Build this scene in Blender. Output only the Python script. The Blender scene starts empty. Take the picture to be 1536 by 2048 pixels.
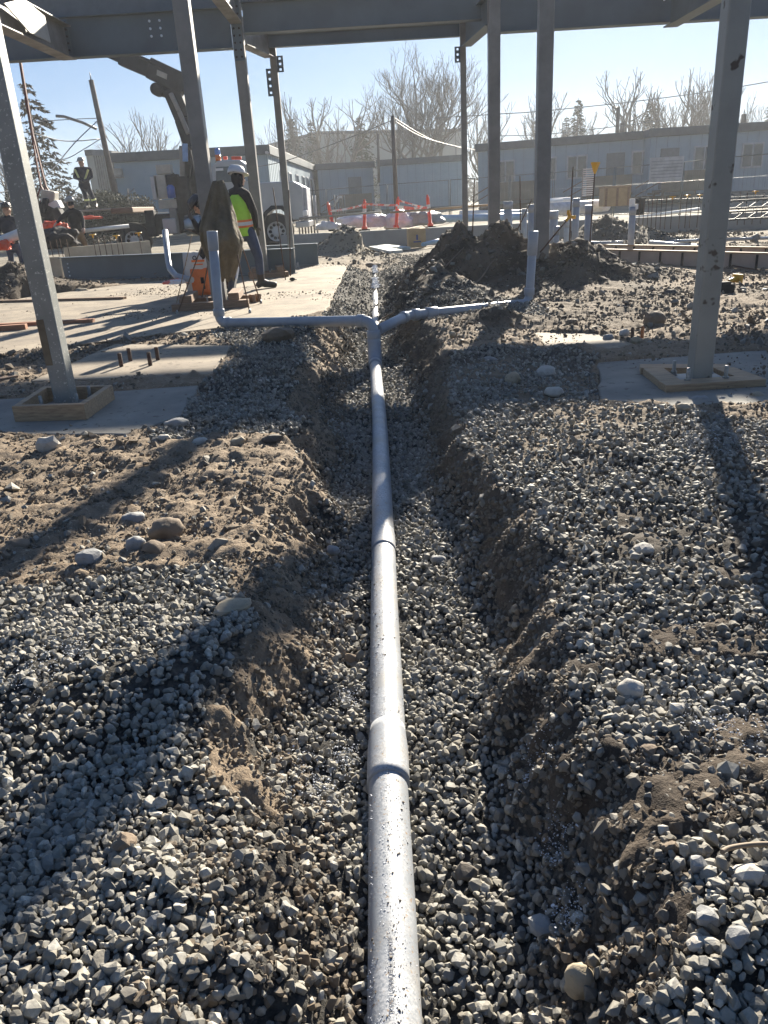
import bpy, bmesh, math, random
import numpy as np
from mathutils import Vector, Matrix, noise as mnoise
R_ = math.radians
random.seed(7); rng = np.random.default_rng(11)
SC = bpy.context.scene
COL = SC.collection

# ------------------------------------------------------------------ camera, sky, sun, exposure
FPX = 1538.0; CAMH = 1.15
_d = np.array([223.0, 3826.0, FPX]); _d /= np.linalg.norm(_d)          # straight down, in camera space (x right, y down, z forward)
_p = np.array([-27.0, 0.0, FPX]); _p[1] = -(_d[0]*_p[0] + _d[2]*_p[2])/_d[1]; _p /= np.linalg.norm(_p)
_r = np.cross(_d, _p); _r /= np.linalg.norm(_r)
if _r[0] < 0: _r = -_r
RM = np.array([_r, _p, -_d])
cam = bpy.data.cameras.new('camera'); camo = bpy.data.objects.new('camera', cam); COL.objects.link(camo)
cam.sensor_fit = 'VERTICAL'; cam.sensor_height = 24.0; cam.lens = 24.0*FPX/2048.0
cam.clip_start = 0.05; cam.clip_end = 3000
X_ = Vector(RM[:, 0]); Y_ = -Vector(RM[:, 1]); Z_ = -Vector(RM[:, 2])
camo.matrix_world = Matrix(((X_[0], Y_[0], Z_[0], 0), (X_[1], Y_[1], Z_[1], 0), (X_[2], Y_[2], Z_[2], CAMH), (0, 0, 0, 1)))
SC.camera = camo
SUN_AZ, SUN_EL = R_(17.0), R_(22.0)       # azimuth measured from +Y towards +X
W = bpy.data.worlds.new('World'); SC.world = W; W.use_nodes = True
nt = W.node_tree; bg = nt.nodes['Background']
sky = nt.nodes.new('ShaderNodeTexSky'); sky.sky_type = 'NISHITA'; sky.sun_disc = False
sky.sun_elevation = SUN_EL; sky.sun_rotation = SUN_AZ; sky.air_density = 1.0; sky.dust_density = .4; sky.ozone_density = 2.5
tcw = nt.nodes.new('ShaderNodeTexCoord'); sxw = nt.nodes.new('ShaderNodeSeparateXYZ'); nt.links.new(tcw.outputs['Generated'], sxw.inputs[0])
rw = nt.nodes.new('ShaderNodeValToRGB'); nt.links.new(sxw.outputs['Z'], rw.inputs[0]); e_ = rw.color_ramp.elements
e_[0].position = 0.0; e_[0].color = (3.0, 4.1, 5.0, 1); e_[1].position = 1.0; e_[1].color = (.5, 1.0, 2.3, 1); q_ = e_.new(.12); q_.color = (1.5, 2.85, 4.9, 1); q_ = e_.new(.35); q_.color = (.8, 2.0, 4.5, 1)
dp = nt.nodes.new('ShaderNodeVectorMath'); dp.operation = 'DOT_PRODUCT'; nt.links.new(tcw.outputs['Generated'], dp.inputs[0]); dp.inputs[1].default_value = (math.sin(SUN_AZ)*math.cos(SUN_EL), math.cos(SUN_AZ)*math.cos(SUN_EL), math.sin(SUN_EL))
mx1 = nt.nodes.new('ShaderNodeMath'); mx1.operation = 'MAXIMUM'; nt.links.new(dp.outputs['Value'], mx1.inputs[0]); mx1.inputs[1].default_value = 0
pw = nt.nodes.new('ShaderNodeMath'); pw.operation = 'POWER'; nt.links.new(mx1.outputs[0], pw.inputs[0]); pw.inputs[1].default_value = 9.0
ml = nt.nodes.new('ShaderNodeMix'); ml.data_type = 'RGBA'; ml.blend_type = 'ADD'; nt.links.new(pw.outputs[0], ml.inputs[0]); nt.links.new(rw.outputs[0], ml.inputs[6]); ml.inputs[7].default_value = (1.5, 1.6, 1.4, 1)
az_ = nt.nodes.new('ShaderNodeMapRange'); nt.links.new(dp.outputs['Value'], az_.inputs[0]); az_.inputs[1].default_value = -1; az_.inputs[2].default_value = .75; az_.inputs[3].default_value = .36; az_.inputs[4].default_value = .86
ms_ = nt.nodes.new('ShaderNodeVectorMath'); ms_.operation = 'SCALE'; nt.links.new(ml.outputs[2], ms_.inputs[0]); nt.links.new(az_.outputs[0], ms_.inputs['Scale'])
mn = nt.nodes.new('ShaderNodeMix'); mn.data_type = 'RGBA'; mn.inputs[0].default_value = .92; nt.links.new(sky.outputs[0], mn.inputs[6]); nt.links.new(ms_.outputs[0], mn.inputs[7])
nt.links.new(mn.outputs[2], bg.inputs[0]); bg.inputs[1].default_value = 0.05
sl = bpy.data.lights.new('sun', 'SUN'); sl.energy = 5.0; sl.angle = R_(0.53); sl.color = (1.0, 0.91, 0.76)
so = bpy.data.objects.new('sun', sl); COL.objects.link(so)
sv = Vector((math.sin(SUN_AZ)*math.cos(SUN_EL), math.cos(SUN_AZ)*math.cos(SUN_EL), math.sin(SUN_EL)))
so.rotation_euler = sv.to_track_quat('Z', 'Y').to_euler(); so.location = (6, 20, 12)
SC.view_settings.view_transform = 'Standard'; SC.view_settings.look = 'None'
SC.view_settings.exposure = 1.8; SC.view_settings.gamma = 1.0
SC.cycles.max_bounces = 6; SC.cycles.volume_bounces = 0; SC.cycles.use_adaptive_sampling = True
SC.cycles.transparent_max_bounces = 12

# ------------------------------------------------------------------ helpers
def ray(px, py): return RM @ np.array([px-768.0, py-1024.0, FPX])
def G(px, py, z=0.0):                      # point of the plane at height z
    r = ray(px, py); t = (z-CAMH)/r[2]; return Vector((r[0]*t, r[1]*t, z))
def P(px, py, Y):                          # point at distance Y
    r = ray(px, py); t = Y/r[1]; return Vector((r[0]*t, Y, CAMH+r[2]*t))
def tag(o, label=None, cat=None, group=None, kind=None):
    if label: o['label'] = label
    if cat: o['category'] = cat
    if group: o['group'] = group
    if kind: o['kind'] = kind
    return o
def thing(name, label, cat, loc=(0, 0, 0), rz=0.0, group=None):
    o = bpy.data.objects.new(name, None); COL.objects.link(o); o.location = loc; o.rotation_euler = (0, 0, rz)
    o.empty_display_size = 0.1
    return tag(o, label, cat, group)
def copy_tree(o, parent=None):
    c = o.copy(); COL.objects.link(c); c.parent = parent
    for ch in [x for x in bpy.data.objects if x.parent == o]: copy_tree(ch, c)
    return c
class MB:
    """collects shapes, links them as one mesh object"""
    def __init__(s): s.v = []; s.f = []; s.m = []; s.sm = []
    def add(s, vs, fs, mi=0, smooth=False):
        b = len(s.v); s.v += [tuple(q) for q in vs]; s.f += [tuple(b+i for i in f) for f in fs]
        s.m += [mi]*len(fs); s.sm += [smooth]*len(fs); return s
    def box(s, c, d, rot=None, mi=0, taper=None):
        hx, hy, hz = d[0]/2, d[1]/2, d[2]/2; vs = []
        for z in (-1, 1):
            k = taper if (taper and z > 0) else 1
            for (x, y) in ((-1, -1), (1, -1), (1, 1), (-1, 1)): vs.append(Vector((x*hx*k, y*hy*k, z*hz)))
        if rot is not None:
            rm = rot if isinstance(rot, Matrix) else Matrix.Rotation(rot, 3, 'Z'); vs = [rm @ v for v in vs]
        c = Vector(c); vs = [v+c for v in vs]
        return s.add(vs, [(0, 3, 2, 1), (4, 5, 6, 7), (0, 1, 5, 4), (1, 2, 6, 5), (2, 3, 7, 6), (3, 0, 4, 7)], mi)
    def bar(s, a, b, w, h=None, up=(0, 0, 1), mi=0):     # box beam from a to b
        a = Vector(a); b = Vector(b); h = h or w; d = (b-a); L = d.length; d.normalize(); up = Vector(up)
        x = d.cross(up)
        if x.length < 1e-4: x = d.cross(Vector((1, 0, 0)))
        x.normalize(); u = x.cross(d); rm = Matrix((x, d, u)).transposed()
        return s.box((a+b)/2, (w, L, h), rm, mi)
    def tube(s, pts, r, n=12, mi=0, cap=True, smooth=True):
        pts = [Vector(p) for p in pts]; rs = r if isinstance(r, (list, tuple)) else [r]*len(pts); vs = []; fs = []
        t0 = (pts[1]-pts[0]).normalized(); ref = Vector((0, 0, 1)) if abs(t0.z) < .9 else Vector((1, 0, 0))
        u = t0.cross(ref).normalized(); 
        for i, p in enumerate(pts):
            if i == 0: t = t0
            elif i == len(pts)-1: t = (pts[-1]-pts[-2]).normalized()
            else: t = ((pts[i+1]-p).normalized()+(p-pts[i-1]).normalized()).normalized()
            u = (u-t*u.dot(t)).normalized(); w = t.cross(u)
            for k in range(n):
                a = 2*math.pi*k/n; vs.append(p+(u*math.cos(a)+w*math.sin(a))*rs[i])
        for i in range(len(pts)-1):
            for k in range(n):
                k2 = (k+1) % n; fs.append((i*n+k, i*n+k2, (i+1)*n+k2, (i+1)*n+k))
        s.add(vs, fs, mi, smooth)
        if cap:
            b = len(s.v)-len(vs); s.f.append(tuple(b+k for k in reversed(range(n)))); s.m.append(mi); s.sm.append(False)
            e = len(pts)-1; s.f.append(tuple(b+e*n+k for k in range(n))); s.m.append(mi); s.sm.append(False)
        return s
    def lathe(s, c, prof, n=20, mi=0, axis=None, smooth=True):   # prof: (r, z)
        c = Vector(c); rm = Vector((0, 0, 1)).rotation_difference(Vector(axis).normalized()).to_matrix() if axis is not None else Matrix.Identity(3)
        vs = []; fs = []
        for (r, z) in prof:
            for k in range(n):
                a = 2*math.pi*k/n; vs.append(c+rm @ Vector((r*math.cos(a), r*math.sin(a), z)))
        for i in range(len(prof)-1):
            for k in range(n): k2 = (k+1) % n; fs.append((i*n+k, i*n+k2, (i+1)*n+k2, (i+1)*n+k))
        return s.add(vs, fs, mi, smooth)
    def prism(s, poly, z0, z1, mi=0, fr=None):          # poly in local xy extruded along z; fr = 4x4 frame
        n = len(poly); vs = [Vector((x, y, z0)) for x, y in poly]+[Vector((x, y, z1)) for x, y in poly]
        if fr is not None: vs = [fr @ v for v in vs]
        fs = [tuple(reversed(range(n))), tuple(range(n, 2*n))]+[(i, (i+1) % n, n+(i+1) % n, n+i) for i in range(n)]
        return s.add(vs, fs, mi)
    def ell(s, c, rad, rot=None, mi=0, nu=14, nv=9):
        c = Vector(c); vs = []; fs = []
        for j in range(nv+1):
            th = math.pi*j/nv
            for i in range(nu):
                a = 2*math.pi*i/nu; v = Vector((rad[0]*math.sin(th)*math.cos(a), rad[1]*math.sin(th)*math.sin(a), rad[2]*math.cos(th)))
                vs.append((rot @ v if rot is not None else v)+c)
        for j in range(nv):
            for i in range(nu): i2 = (i+1) % nu; fs.append((j*nu+i, (j+1)*nu+i, (j+1)*nu+i2, j*nu+i2))
        return s.add(vs, fs, mi, True)
    def build(s, name, mats, parent=None, loc=None, bevel=0.0, rz=None):
        me = bpy.data.meshes.new(name); me.from_pydata([tuple(v) for v in s.v], [], s.f); me.validate(clean_customdata=False)
        if not isinstance(mats, (list, tuple)): mats = [mats]
        for m in mats: me.materials.append(m)
        if len(me.polygons) == len(s.m):
            me.polygons.foreach_set('material_index', s.m); me.polygons.foreach_set('use_smooth', s.sm)
        bm = bmesh.new(); bm.from_mesh(me); bmesh.ops.recalc_face_normals(bm, faces=bm.faces); bm.to_mesh(me); bm.free()
        o = bpy.data.objects.new(name, me); COL.objects.link(o); o.parent = parent
        if loc is not None: o.location = loc
        if rz is not None: o.rotation_euler = (0, 0, rz)
        if bevel > 0:
            b = o.modifiers.new('bevel', 'BEVEL'); b.width = bevel; b.segments = 2; b.limit_method = 'ANGLE'; b.angle_limit = R_(40)
        return o
def arr_mesh(name, V, F, mats, col=None, smooth=False, parent=None):
    """numpy triangle mesh; col: per-vertex scalar"""
    me = bpy.data.meshes.new(name); nv = len(V); nf = len(F); k = F.shape[1]
    me.vertices.add(nv); me.vertices.foreach_set('co', np.ascontiguousarray(V, dtype=np.float32).ravel())
    me.loops.add(nf*k); me.loops.foreach_set('vertex_index', np.ascontiguousarray(F, dtype=np.int32).ravel())
    me.polygons.add(nf); me.polygons.foreach_set('loop_start', np.arange(0, nf*k, k, dtype=np.int32))
    me.polygons.foreach_set('use_smooth', np.full(nf, smooth))
    me.update(calc_edges=True)
    if col is not None:
        for nm, c in col.items():
            if c.ndim == 1: at = me.attributes.new(nm, 'FLOAT', 'POINT'); at.data.foreach_set('value', c.astype(np.float32))
    for m in (mats if isinstance(mats, (list, tuple)) else [mats]): me.materials.append(m)
    o = bpy.data.objects.new(name, me); COL.objects.link(o); o.parent = parent
    return o

# ------------------------------------------------------------------ materials
def rgba(c): return (c[0], c[1], c[2], 1.0)
def newmat(name):
    m = bpy.data.materials.new(name); m.use_nodes = True; n = m.node_tree; return m, n, n.nodes['Principled BSDF']
def mix(n, fac, a, b, typ='MIX'):
    x = n.nodes.new('ShaderNodeMix'); x.data_type = 'RGBA'; x.blend_type = typ
    for i, v in ((0, fac), (6, a), (7, b)):
        if hasattr(v, 'links'): n.links.new(v, x.inputs[i])
        else: x.inputs[i].default_value = rgba(v) if isinstance(v, tuple) and len(v) == 3 else v
    return x.outputs[2]
def ramp(n, src, a, b, ca=(0, 0, 0), cb=(1, 1, 1)):
    r = n.nodes.new('ShaderNodeValToRGB'); r.color_ramp.elements[0].position = a; r.color_ramp.elements[1].position = b
    r.color_ramp.elements[0].color = rgba(ca); r.color_ramp.elements[1].color = rgba(cb); n.links.new(src, r.inputs[0]); return r.outputs[0]
def nz(n, scale, detail=5, rough=.6, vec=None, kind='noise', stretch=None):
    t = n.nodes.new('ShaderNodeTexNoise' if kind == 'noise' else 'ShaderNodeTexVoronoi'); t.inputs['Scale'].default_value = scale
    if kind == 'noise': t.inputs['Detail'].default_value = detail; t.inputs['Roughness'].default_value = rough
    if vec is None:
        tc = n.nodes.new('ShaderNodeTexCoord'); vec = tc.outputs['Object']
    if stretch:
        mp = n.nodes.new('ShaderNodeMapping'); mp.inputs['Scale'].default_value = stretch; n.links.new(vec, mp.inputs[0]); vec = mp.outputs[0]
    n.links.new(vec, t.inputs['Vector']); return t.outputs[0]
def bump(n, b, h, strength, dist=.01, prev=None):
    x = n.nodes.new('ShaderNodeBump'); x.inputs['Strength'].default_value = strength; x.inputs['Distance'].default_value = dist
    n.links.new(h, x.inputs['Height'])
    if prev is not None: n.links.new(prev, x.inputs['Normal'])
    n.links.new(x.outputs[0], b.inputs['Normal']); return x.outputs[0]
def M(name, c1, c2=None, rough=.7, metal=0.0, scale=6, detail=6, bmp=0.0, bscale=40, bdist=.005, stretch=None, spec=.5, lo=.35, hi=.65, spots=None, rvar=0.0):
    m, n, b = newmat(name); b.inputs['Roughness'].default_value = rough; b.inputs['Metallic'].default_value = metal
    b.inputs['Specular IOR Level'].default_value = spec
    if c2 is None: c2 = tuple(x*.72 for x in c1)
    f = ramp(n, nz(n, scale, detail, stretch=stretch), lo, hi); c = mix(n, f, c1, c2)
    if spots:
        sc, th, sc_c = spots; c = mix(n, ramp(n, nz(n, sc, 3), th, th+.04), c, sc_c)
    n.links.new(c, b.inputs['Base Color'])
    if rvar:
        rr = n.nodes.new('ShaderNodeMapRange'); n.links.new(f, rr.inputs[0]); rr.inputs[3].default_value = rough-rvar; rr.inputs[4].default_value = rough+rvar
        n.links.new(rr.outputs[0], b.inputs['Roughness'])
    if bmp: bump(n, b, nz(n, bscale, 6, stretch=stretch), bmp, bdist)
    return m
STEEL = M('primed_steel', (.23, .225, .215), (.17, .168, .162), rough=.5, metal=.25, scale=3, bmp=.15, bscale=60, rvar=.1)
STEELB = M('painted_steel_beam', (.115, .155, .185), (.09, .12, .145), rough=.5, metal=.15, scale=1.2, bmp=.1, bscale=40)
STEELS = M('spattered_steel', (.27, .28, .27), (.20, .21, .20), rough=.5, metal=.25, scale=4, bmp=.2, bscale=50, spots=(55, .62, (.5, .5, .47)))
STEELR = M('stained_steel', (.30, .30, .275), (.25, .25, .23), rough=.5, metal=.25, scale=4, bmp=.2, bscale=50, spots=(7, .60, (.07, .05, .04)))
PVC = M('grey_pvc', (.30, .335, .38), (.26, .29, .33), rough=.34, scale=8, bmp=.05, bscale=30)
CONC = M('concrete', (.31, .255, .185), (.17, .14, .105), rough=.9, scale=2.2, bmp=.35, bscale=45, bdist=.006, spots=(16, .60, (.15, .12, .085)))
CONCD = M('grey_concrete', (.25, .235, .20), (.15, .14, .125), rough=.85, scale=2.0, bmp=.3, bscale=45, spots=(14, .62, (.12, .10, .08)))  # darker, greyer concrete for the footings under the two nearest columns
WALLC = M('cast_concrete', (.36, .36, .35), (.27, .27, .26), rough=.9, scale=1.0, bmp=.3, bscale=20)
WOOD = M('raw_lumber', (.42, .29, .17), (.24, .16, .10), rough=.75, scale=7, stretch=(1, 12, 12), bmp=.2, bscale=9)
WOODD = M('weathered_lumber', (.26, .17, .115), (.17, .11, .07), rough=.8, scale=7, stretch=(1, 10, 10), bmp=.3, bscale=9)
BOLT = M('galvanised_bolt', (.34, .34, .34), (.22, .22, .21), rough=.4, metal=.7, scale=40)
RUST = M('rusty_bar', (.10, .055, .035), (.06, .035, .025), rough=.85, scale=30)
YEL = M('yellow_plastic', (.85, .47, .02), (.75, .38, .02), rough=.4)
# ------------------------------------------------------------------ terrain
def vn(x, y, seed=0):                      # value noise -1..1
    xi = np.floor(x).astype(np.int64); yi = np.floor(y).astype(np.int64); xf = x-xi; yf = y-yi
    def h(a, b):
        n = (a*374761393+b*668265263+seed*974634777) & 0x7fffffff; n = ((n ^ (n >> 13))*1274126177) & 0x7fffffff
        return ((n ^ (n >> 16)) & 0xffff)/32767.5-1
    u = xf*xf*(3-2*xf); v = yf*yf*(3-2*yf)
    return (h(xi, yi)*(1-u)+h(xi+1, yi)*u)*(1-v)+(h(xi, yi+1)*(1-u)+h(xi+1, yi+1)*u)*v
def fbm(x, y, f, o=4, seed=0, g=.5):
    s = 0; a = 1.0
    for i in range(o): s = s+a*vn(x*f, y*f, seed+i*17); f *= 2.03; a *= g
    return s
def sstep(t): t = np.clip(t, 0, 1); return t*t*(3-2*t)
def curve(pts, z):
    q = sorted([(G(a, b, z)[1], G(a, b, z)[0]) for a, b in pts]); ys = np.array([t[0] for t in q]); xs = np.array([t[1] for t in q])
    return lambda Y: np.interp(Y, ys, xs)
cL = curve([(690, 545), (668, 600), (640, 660), (612, 720), (585, 775), (612, 830), (622, 900), (590, 1000), (530, 1090), (500, 1160), (560, 1215), (500, 1300), (450, 1420), (470, 1560), (505, 1700), (430, 1900), (380, 2200)], 0)
cR = curve([(810, 545), (830, 600), (850, 650), (882, 710), (880, 760), (905, 830), (925, 900), (1000, 980), (1060, 1080), (1075, 1180), (1100, 1280), (1135, 1390), (1215, 1490), (1240, 1600), (1280, 1720), (1270, 1900), (1270, 2200)], 0)
fL = curve([(712, 640), (700, 700), (680, 770), (695, 860), (660, 960), (655, 1060), (640, 1150), (650, 1250), (590, 1350), (565, 1480), (600, 1600), (590, 1750), (560, 2000)], -.22)
fR = curve([(790, 640), (800, 700), (845, 770), (860, 860), (890, 950), (930, 1060), (990, 1180), (1010, 1300), (1040, 1440), (1085, 1580), (1110, 1750), (1110, 2000)], -.22)
def zbot(Y): return np.interp(Y, [0, .6, 8.6, 9.6, 11, 14, 17, 19], [-.262, -.28, -.28, -.27, -.24, -.2, -.12, 0])
BUMPS = [   # x, y, rx, ry, height, rot
    (*P(920, 462, 12.4)[:2], .62, 1.1, .72, .3), (*P(1000, 458, 12.0)[:2], .8, 1.1, .78, .2), (*P(1062, 480, 11.7)[:2], .7, 1.0, .62, 0), (*G(850, 580)[:2], .42, 1.5, .36, .1), (*G(905, 600)[:2], .5, .9, .26, 0), (*G(800, 600)[:2], .18, 1.5, .16, 0),
    (*P(960, 470, 12.1)[:2], .95, 1.1, .66, .1), (*P(1095, 500, 11.6)[:2], .8, .9, .54, 0),
    (*P(1135, 530, 11.4)[:2], 1.0, .85, .52, 0), (*P(1210, 570, 11.3)[:2], .85, .6, .27, 0), (*P(860, 515, 12.8)[:2], .5, 1.2, .30, 0),
    (*G(560, 668)[:2], .28, .25, .05, 0), (*G(985, 650)[:2], .35, .25, .14, 0), (*G(905, 655)[:2], .4, .5, .08, 0),
    (*P(20, 520, 14.2)[:2], .85, 1.0, .42, 0), (*G(150, 585)[:2], 1.2, .5, .08, 0), (*G(300, 575)[:2], .9, .4, .07, 0),
    (*P(690, 450, 21)[:2], .75, .7, .62, 0), (*P(1220, 445, 19)[:2], 1.0, .9, .6, 0), (*P(1500, 500, 14)[:2], .8, .5, .18, 0),
    (*G(900, 1250)[:2], .1, .1, .0, 0), (*G(1330, 1560)[:2], .35, .35, .015, 0), (*G(100, 1350)[:2], .6, .5, .05, 0), (*G(1480, 1850)[:2], .3, .25, .07, 0)]
def bumps(x, y):
    s = 0
    for (bx, by, rx, ry, h, r) in BUMPS:
        c, d = math.cos(r), math.sin(r); u = ((x-bx)*c+(y-by)*d)/rx; v = (-(x-bx)*d+(y-by)*c)/ry
        s = np.maximum(s, h*np.exp(-(u*u+v*v)*1.1)*1.12) if not np.isscalar(s) else h*np.exp(-(u*u+v*v)*1.1)*1.12
    return s
def wob(y, s): return .045*vn(y*2.3, y*0+s, 5)+.04*vn(y*6.7, y*0+s, 6)+.018*vn(y*17, y*0+s, 8)
def edges(y):
    a = fL(y); b = fR(y); c = cL(y); d = cR(y)
    a = np.where(y > 9, np.interp(y, [9, 11, 30], [fL(np.array(9.)), -.14, -.1]), a); b = np.where(y > 9, np.interp(y, [9, 11, 30], [fR(np.array(9.)), .16, .1]), b)
    return c+wob(y, 1), a+wob(y, 2), b+wob(y, 3), d+wob(y, 4)
def inpoly(x, y, poly):
    r = np.zeros(x.shape, bool); n = len(poly); j = n-1
    for i in range(n):
        xi, yi = poly[i]; xj, yj = poly[j]
        c = ((yi > y) != (yj > y)) & (x < (xj-xi)*(y-yi)/(yj-yi+1e-12)+xi); r ^= c; j = i
    return r
def GP(pts): return [tuple(G(a, b)[:2]) for a, b in pts]
# concrete pads in plan (world xy)
SLAB = GP([(-700, 800), (-150, 640), (60, 592), (330, 560), (640, 528), (695, 530), (652, 622), (560, 640), (330, 668), (-50, 715)])
PADA = GP([(60, 765), (230, 690), (465, 693), (425, 752)])
PADL = GP([(-160, 868), (-40, 800), (398, 770), (360, 832), (250, 868)])
PADR = GP([(1195, 722), (1560, 695), (1700, 790), (1400, 812), (1200, 796)])
PADB = GP([(1063, 662), (1190, 664), (1290, 690), (1230, 705), (1090, 690)])
def H(x, y):
    """terrain height and the zone weights"""
    c, a, b, d = edges(y); zb = zbot(y)
    base = .035*fbm(x, y, .35, 3, 1)+.018*fbm(x, y, 2.2, 3, 3)
    near = np.clip((30-y)/20, 0, 1); base = base*near + .02*(1-near)
    jt = .05*fbm(x, y, 3.5, 3, 77); w1 = .10+.12*sstep((2.0-y)/.8)*(x < 0); tl = sstep((a+w1-x+jt)/np.maximum(a-c+2*w1, .1)); tr = sstep((x-b+w1+jt)/np.maximum(d-b+2*w1, .1)); t = np.maximum(tl, tr)
    base = base-.03*np.clip((1.6-np.abs(x))/1.6, 0, 1)
    h = zb+(base-zb)*t
    wall = t*(1-t)*4
    h = h+wall*(.045*fbm(x, y, 6, 4, 9)+.018*fbm(x, y, 23, 3, 12))
    bp = bumps(x, y); h = h+bp*(.8+.25*fbm(x, y, 2.2, 4, 21))*np.where(t > .5, 1, t)
    h = h+.012*fbm(x, y, 9, 3, 31)*near
    pad = np.zeros(x.shape, bool)
    for q in (SLAB, PADA, PADL, PADR, PADB): pad |= inpoly(x, y, q)
    h = np.where(pad, np.minimum(h, -.035), h)
    far = np.clip((y-22)/30, 0, 1); h = h+.35*far*far
    return h, t, wall, pad, bp
def axis(segs):
    o = [segs[0][0]]
    for a, b, s0, s1 in segs:
        x = a
        while x < b-1e-9:
            f = (x-a)/(b-a); x = min(b, x+s0*(s1/s0)**f); o.append(x)
    return np.array(o)
xp = axis([(0, 1.5, .0115, .014), (1.5, 4, .018, .03), (4, 13, .05, .15), (13, 60, .4, 3), (60, 180, 6, 20)])
xs = np.concatenate([-xp[::-1], xp[1:]]); ys = axis([(-30, -1, 8, .5), (-1, .5, .1, .04), (.5, 3, .0105, .014), (3, 9, .015, .04), (9, 24, .045, .12), (24, 80, .3, 4), (80, 200, 8, 25)])
GX, GY = np.meshgrid(xs, ys); hx, ht, hw, hpad, hbp = H(GX, GY)
# zones in plan: 1 = gravel cover
GRAV = [GP([(-900, 1140), (60, 1165), (260, 1135), (420, 1110), (520, 1180), (590, 1240), (490, 1330), (455, 1450), (500, 1560), (590, 1700), (600, 2400), (-1600, 2600)]),
        GP([(420, 655), (660, 650), (640, 720), (600, 780), (625, 850), (600, 860), (400, 870), (300, 880), (330, 830), (400, 770), (440, 750), (470, 700)]),
        GP([(870, 705), (1060, 690), (1190, 715), (1200, 800), (1350, 815), (1700, 860), (1900, 1250), (1536, 1240), (1380, 1230), (1180, 1300), (1100, 1230), (1060, 1080), (1000, 980), (925, 900), (900, 830)]),
        GP([(1230, 1290), (1536, 1300), (1700, 1340), (1600, 1390), (1536, 1420), (1330, 1480), (1230, 1460), (1140, 1370)]),
        GP([(1290, 1690), (1536, 1640), (1900, 1700), (2200, 2300), (1300, 2400), (1250, 1900)]),
        GP([(620, 660), (652, 622), (700, 526), (705, 500), (905, 488), (830, 560), (850, 690), (600, 690)]), GP([(850, 600), (1080, 605), (1100, 640), (950, 640), (870, 655)])]
def gravel_mask(x, y, t, wall):
    wx = x+.05*fbm(x, y, 4, 3, 41); wy = y+.05*fbm(x, y, 4, 3, 43)*np.maximum(1, y/3)
    m = np.zeros(x.shape, bool)
    for q in GRAV: m |= inpoly(wx, wy, q)
    c, a, b, d = edges(y)
    m = m & (t > .9); m |= (t < .97) & (y > 8.5) & (y < 17+1.5*fbm(x, y, .8, 2, 45)) & (bumps(x, y) < .18); m |= (x < 0) & (y < 1.55+.3*fbm(x, y, 4, 2, 49)) & (y > .3) & (x > -1.5); m |= (t < .42+.2*fbm(x, y, 3, 2, 47)) & (y < 9.0) & (y > .3)
    return m
gm = gravel_mask(GX, GY, ht, hw)
dirt_rough = np.where(gm, .25, 1.0)
hx = hx+np.clip((14-GY)/8, 0, 1)*dirt_rough*(~hpad)*(.010*fbm(GX, GY, 19, 4, 51, .6)+.0045*np.abs(fbm(GX, GY, 55, 2, 53)))+np.clip(hbp*3, 0, 1)*(.03*fbm(GX, GY, 6.5, 4, 55, .6))
hx = hx-.012*gm
nyg, nxg = GX.shape
V = np.stack([GX.ravel(), GY.ravel(), hx.ravel()], 1)
ii = np.arange(nyg*nxg).reshape(nyg, nxg); F = np.stack([ii[:-1, :-1].ravel(), ii[:-1, 1:].ravel(), ii[1:, 1:].ravel(), ii[1:, :-1].ravel()], 1)
def ground_mat():
    m, n, b = newmat('construction_soil'); tc = n.nodes.new('ShaderNodeTexCoord'); v = tc.outputs['Object']
    def attr(nm): a = n.nodes.new('ShaderNodeAttribute'); a.attribute_name = nm; return a.outputs['Fac']
    c = mix(n, ramp(n, nz(n, 1.3, 6, vec=v), .35, .65), (.31, .245, .175), (.21, .165, .12))
    c = mix(n, ramp(n, nz(n, 14, 6, .7, vec=v), .3, .72), c, (.17, .125, .085))
    c = mix(n, ramp(n, nz(n, 60, 4, .7, vec=v), .58, .66), c, (.36, .29, .21))
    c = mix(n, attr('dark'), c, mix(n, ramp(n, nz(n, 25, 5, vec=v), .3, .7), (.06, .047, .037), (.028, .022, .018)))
    c = mix(n, attr('grav'), c, mix(n, ramp(n, nz(n, 45, 5, vec=v), .35, .65), (.03, .028, .025), (.08, .075, .068)))
    c = mix(n, attr('far'), c, mix(n, ramp(n, nz(n, .7, 6, vec=v), .4, .6), (.25, .22, .165), (.15, .13, .10)))
    n.links.new(c, b.inputs['Base Color']); b.inputs['Roughness'].default_value = .95; b.inputs['Specular IOR Level'].default_value = .25
    p = bump(n, b, nz(n, 120, 6, .7, vec=v), .7, .006); p = bump(n, b, nz(n, 30, 5, .65, vec=v), .6, .018, p)
    return m
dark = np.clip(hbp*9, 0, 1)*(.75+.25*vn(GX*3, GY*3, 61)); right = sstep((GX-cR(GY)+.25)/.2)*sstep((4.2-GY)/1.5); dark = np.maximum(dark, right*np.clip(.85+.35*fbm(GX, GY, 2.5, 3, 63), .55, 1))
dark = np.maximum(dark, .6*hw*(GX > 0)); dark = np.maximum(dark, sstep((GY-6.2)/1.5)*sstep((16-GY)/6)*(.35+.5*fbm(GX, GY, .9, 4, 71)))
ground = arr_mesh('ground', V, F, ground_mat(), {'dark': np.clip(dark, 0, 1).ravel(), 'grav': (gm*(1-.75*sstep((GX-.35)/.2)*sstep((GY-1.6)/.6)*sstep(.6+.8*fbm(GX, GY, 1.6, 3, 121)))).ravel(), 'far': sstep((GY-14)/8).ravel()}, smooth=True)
tag(ground, 'trenched brown soil of the building site', kind='structure')

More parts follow.
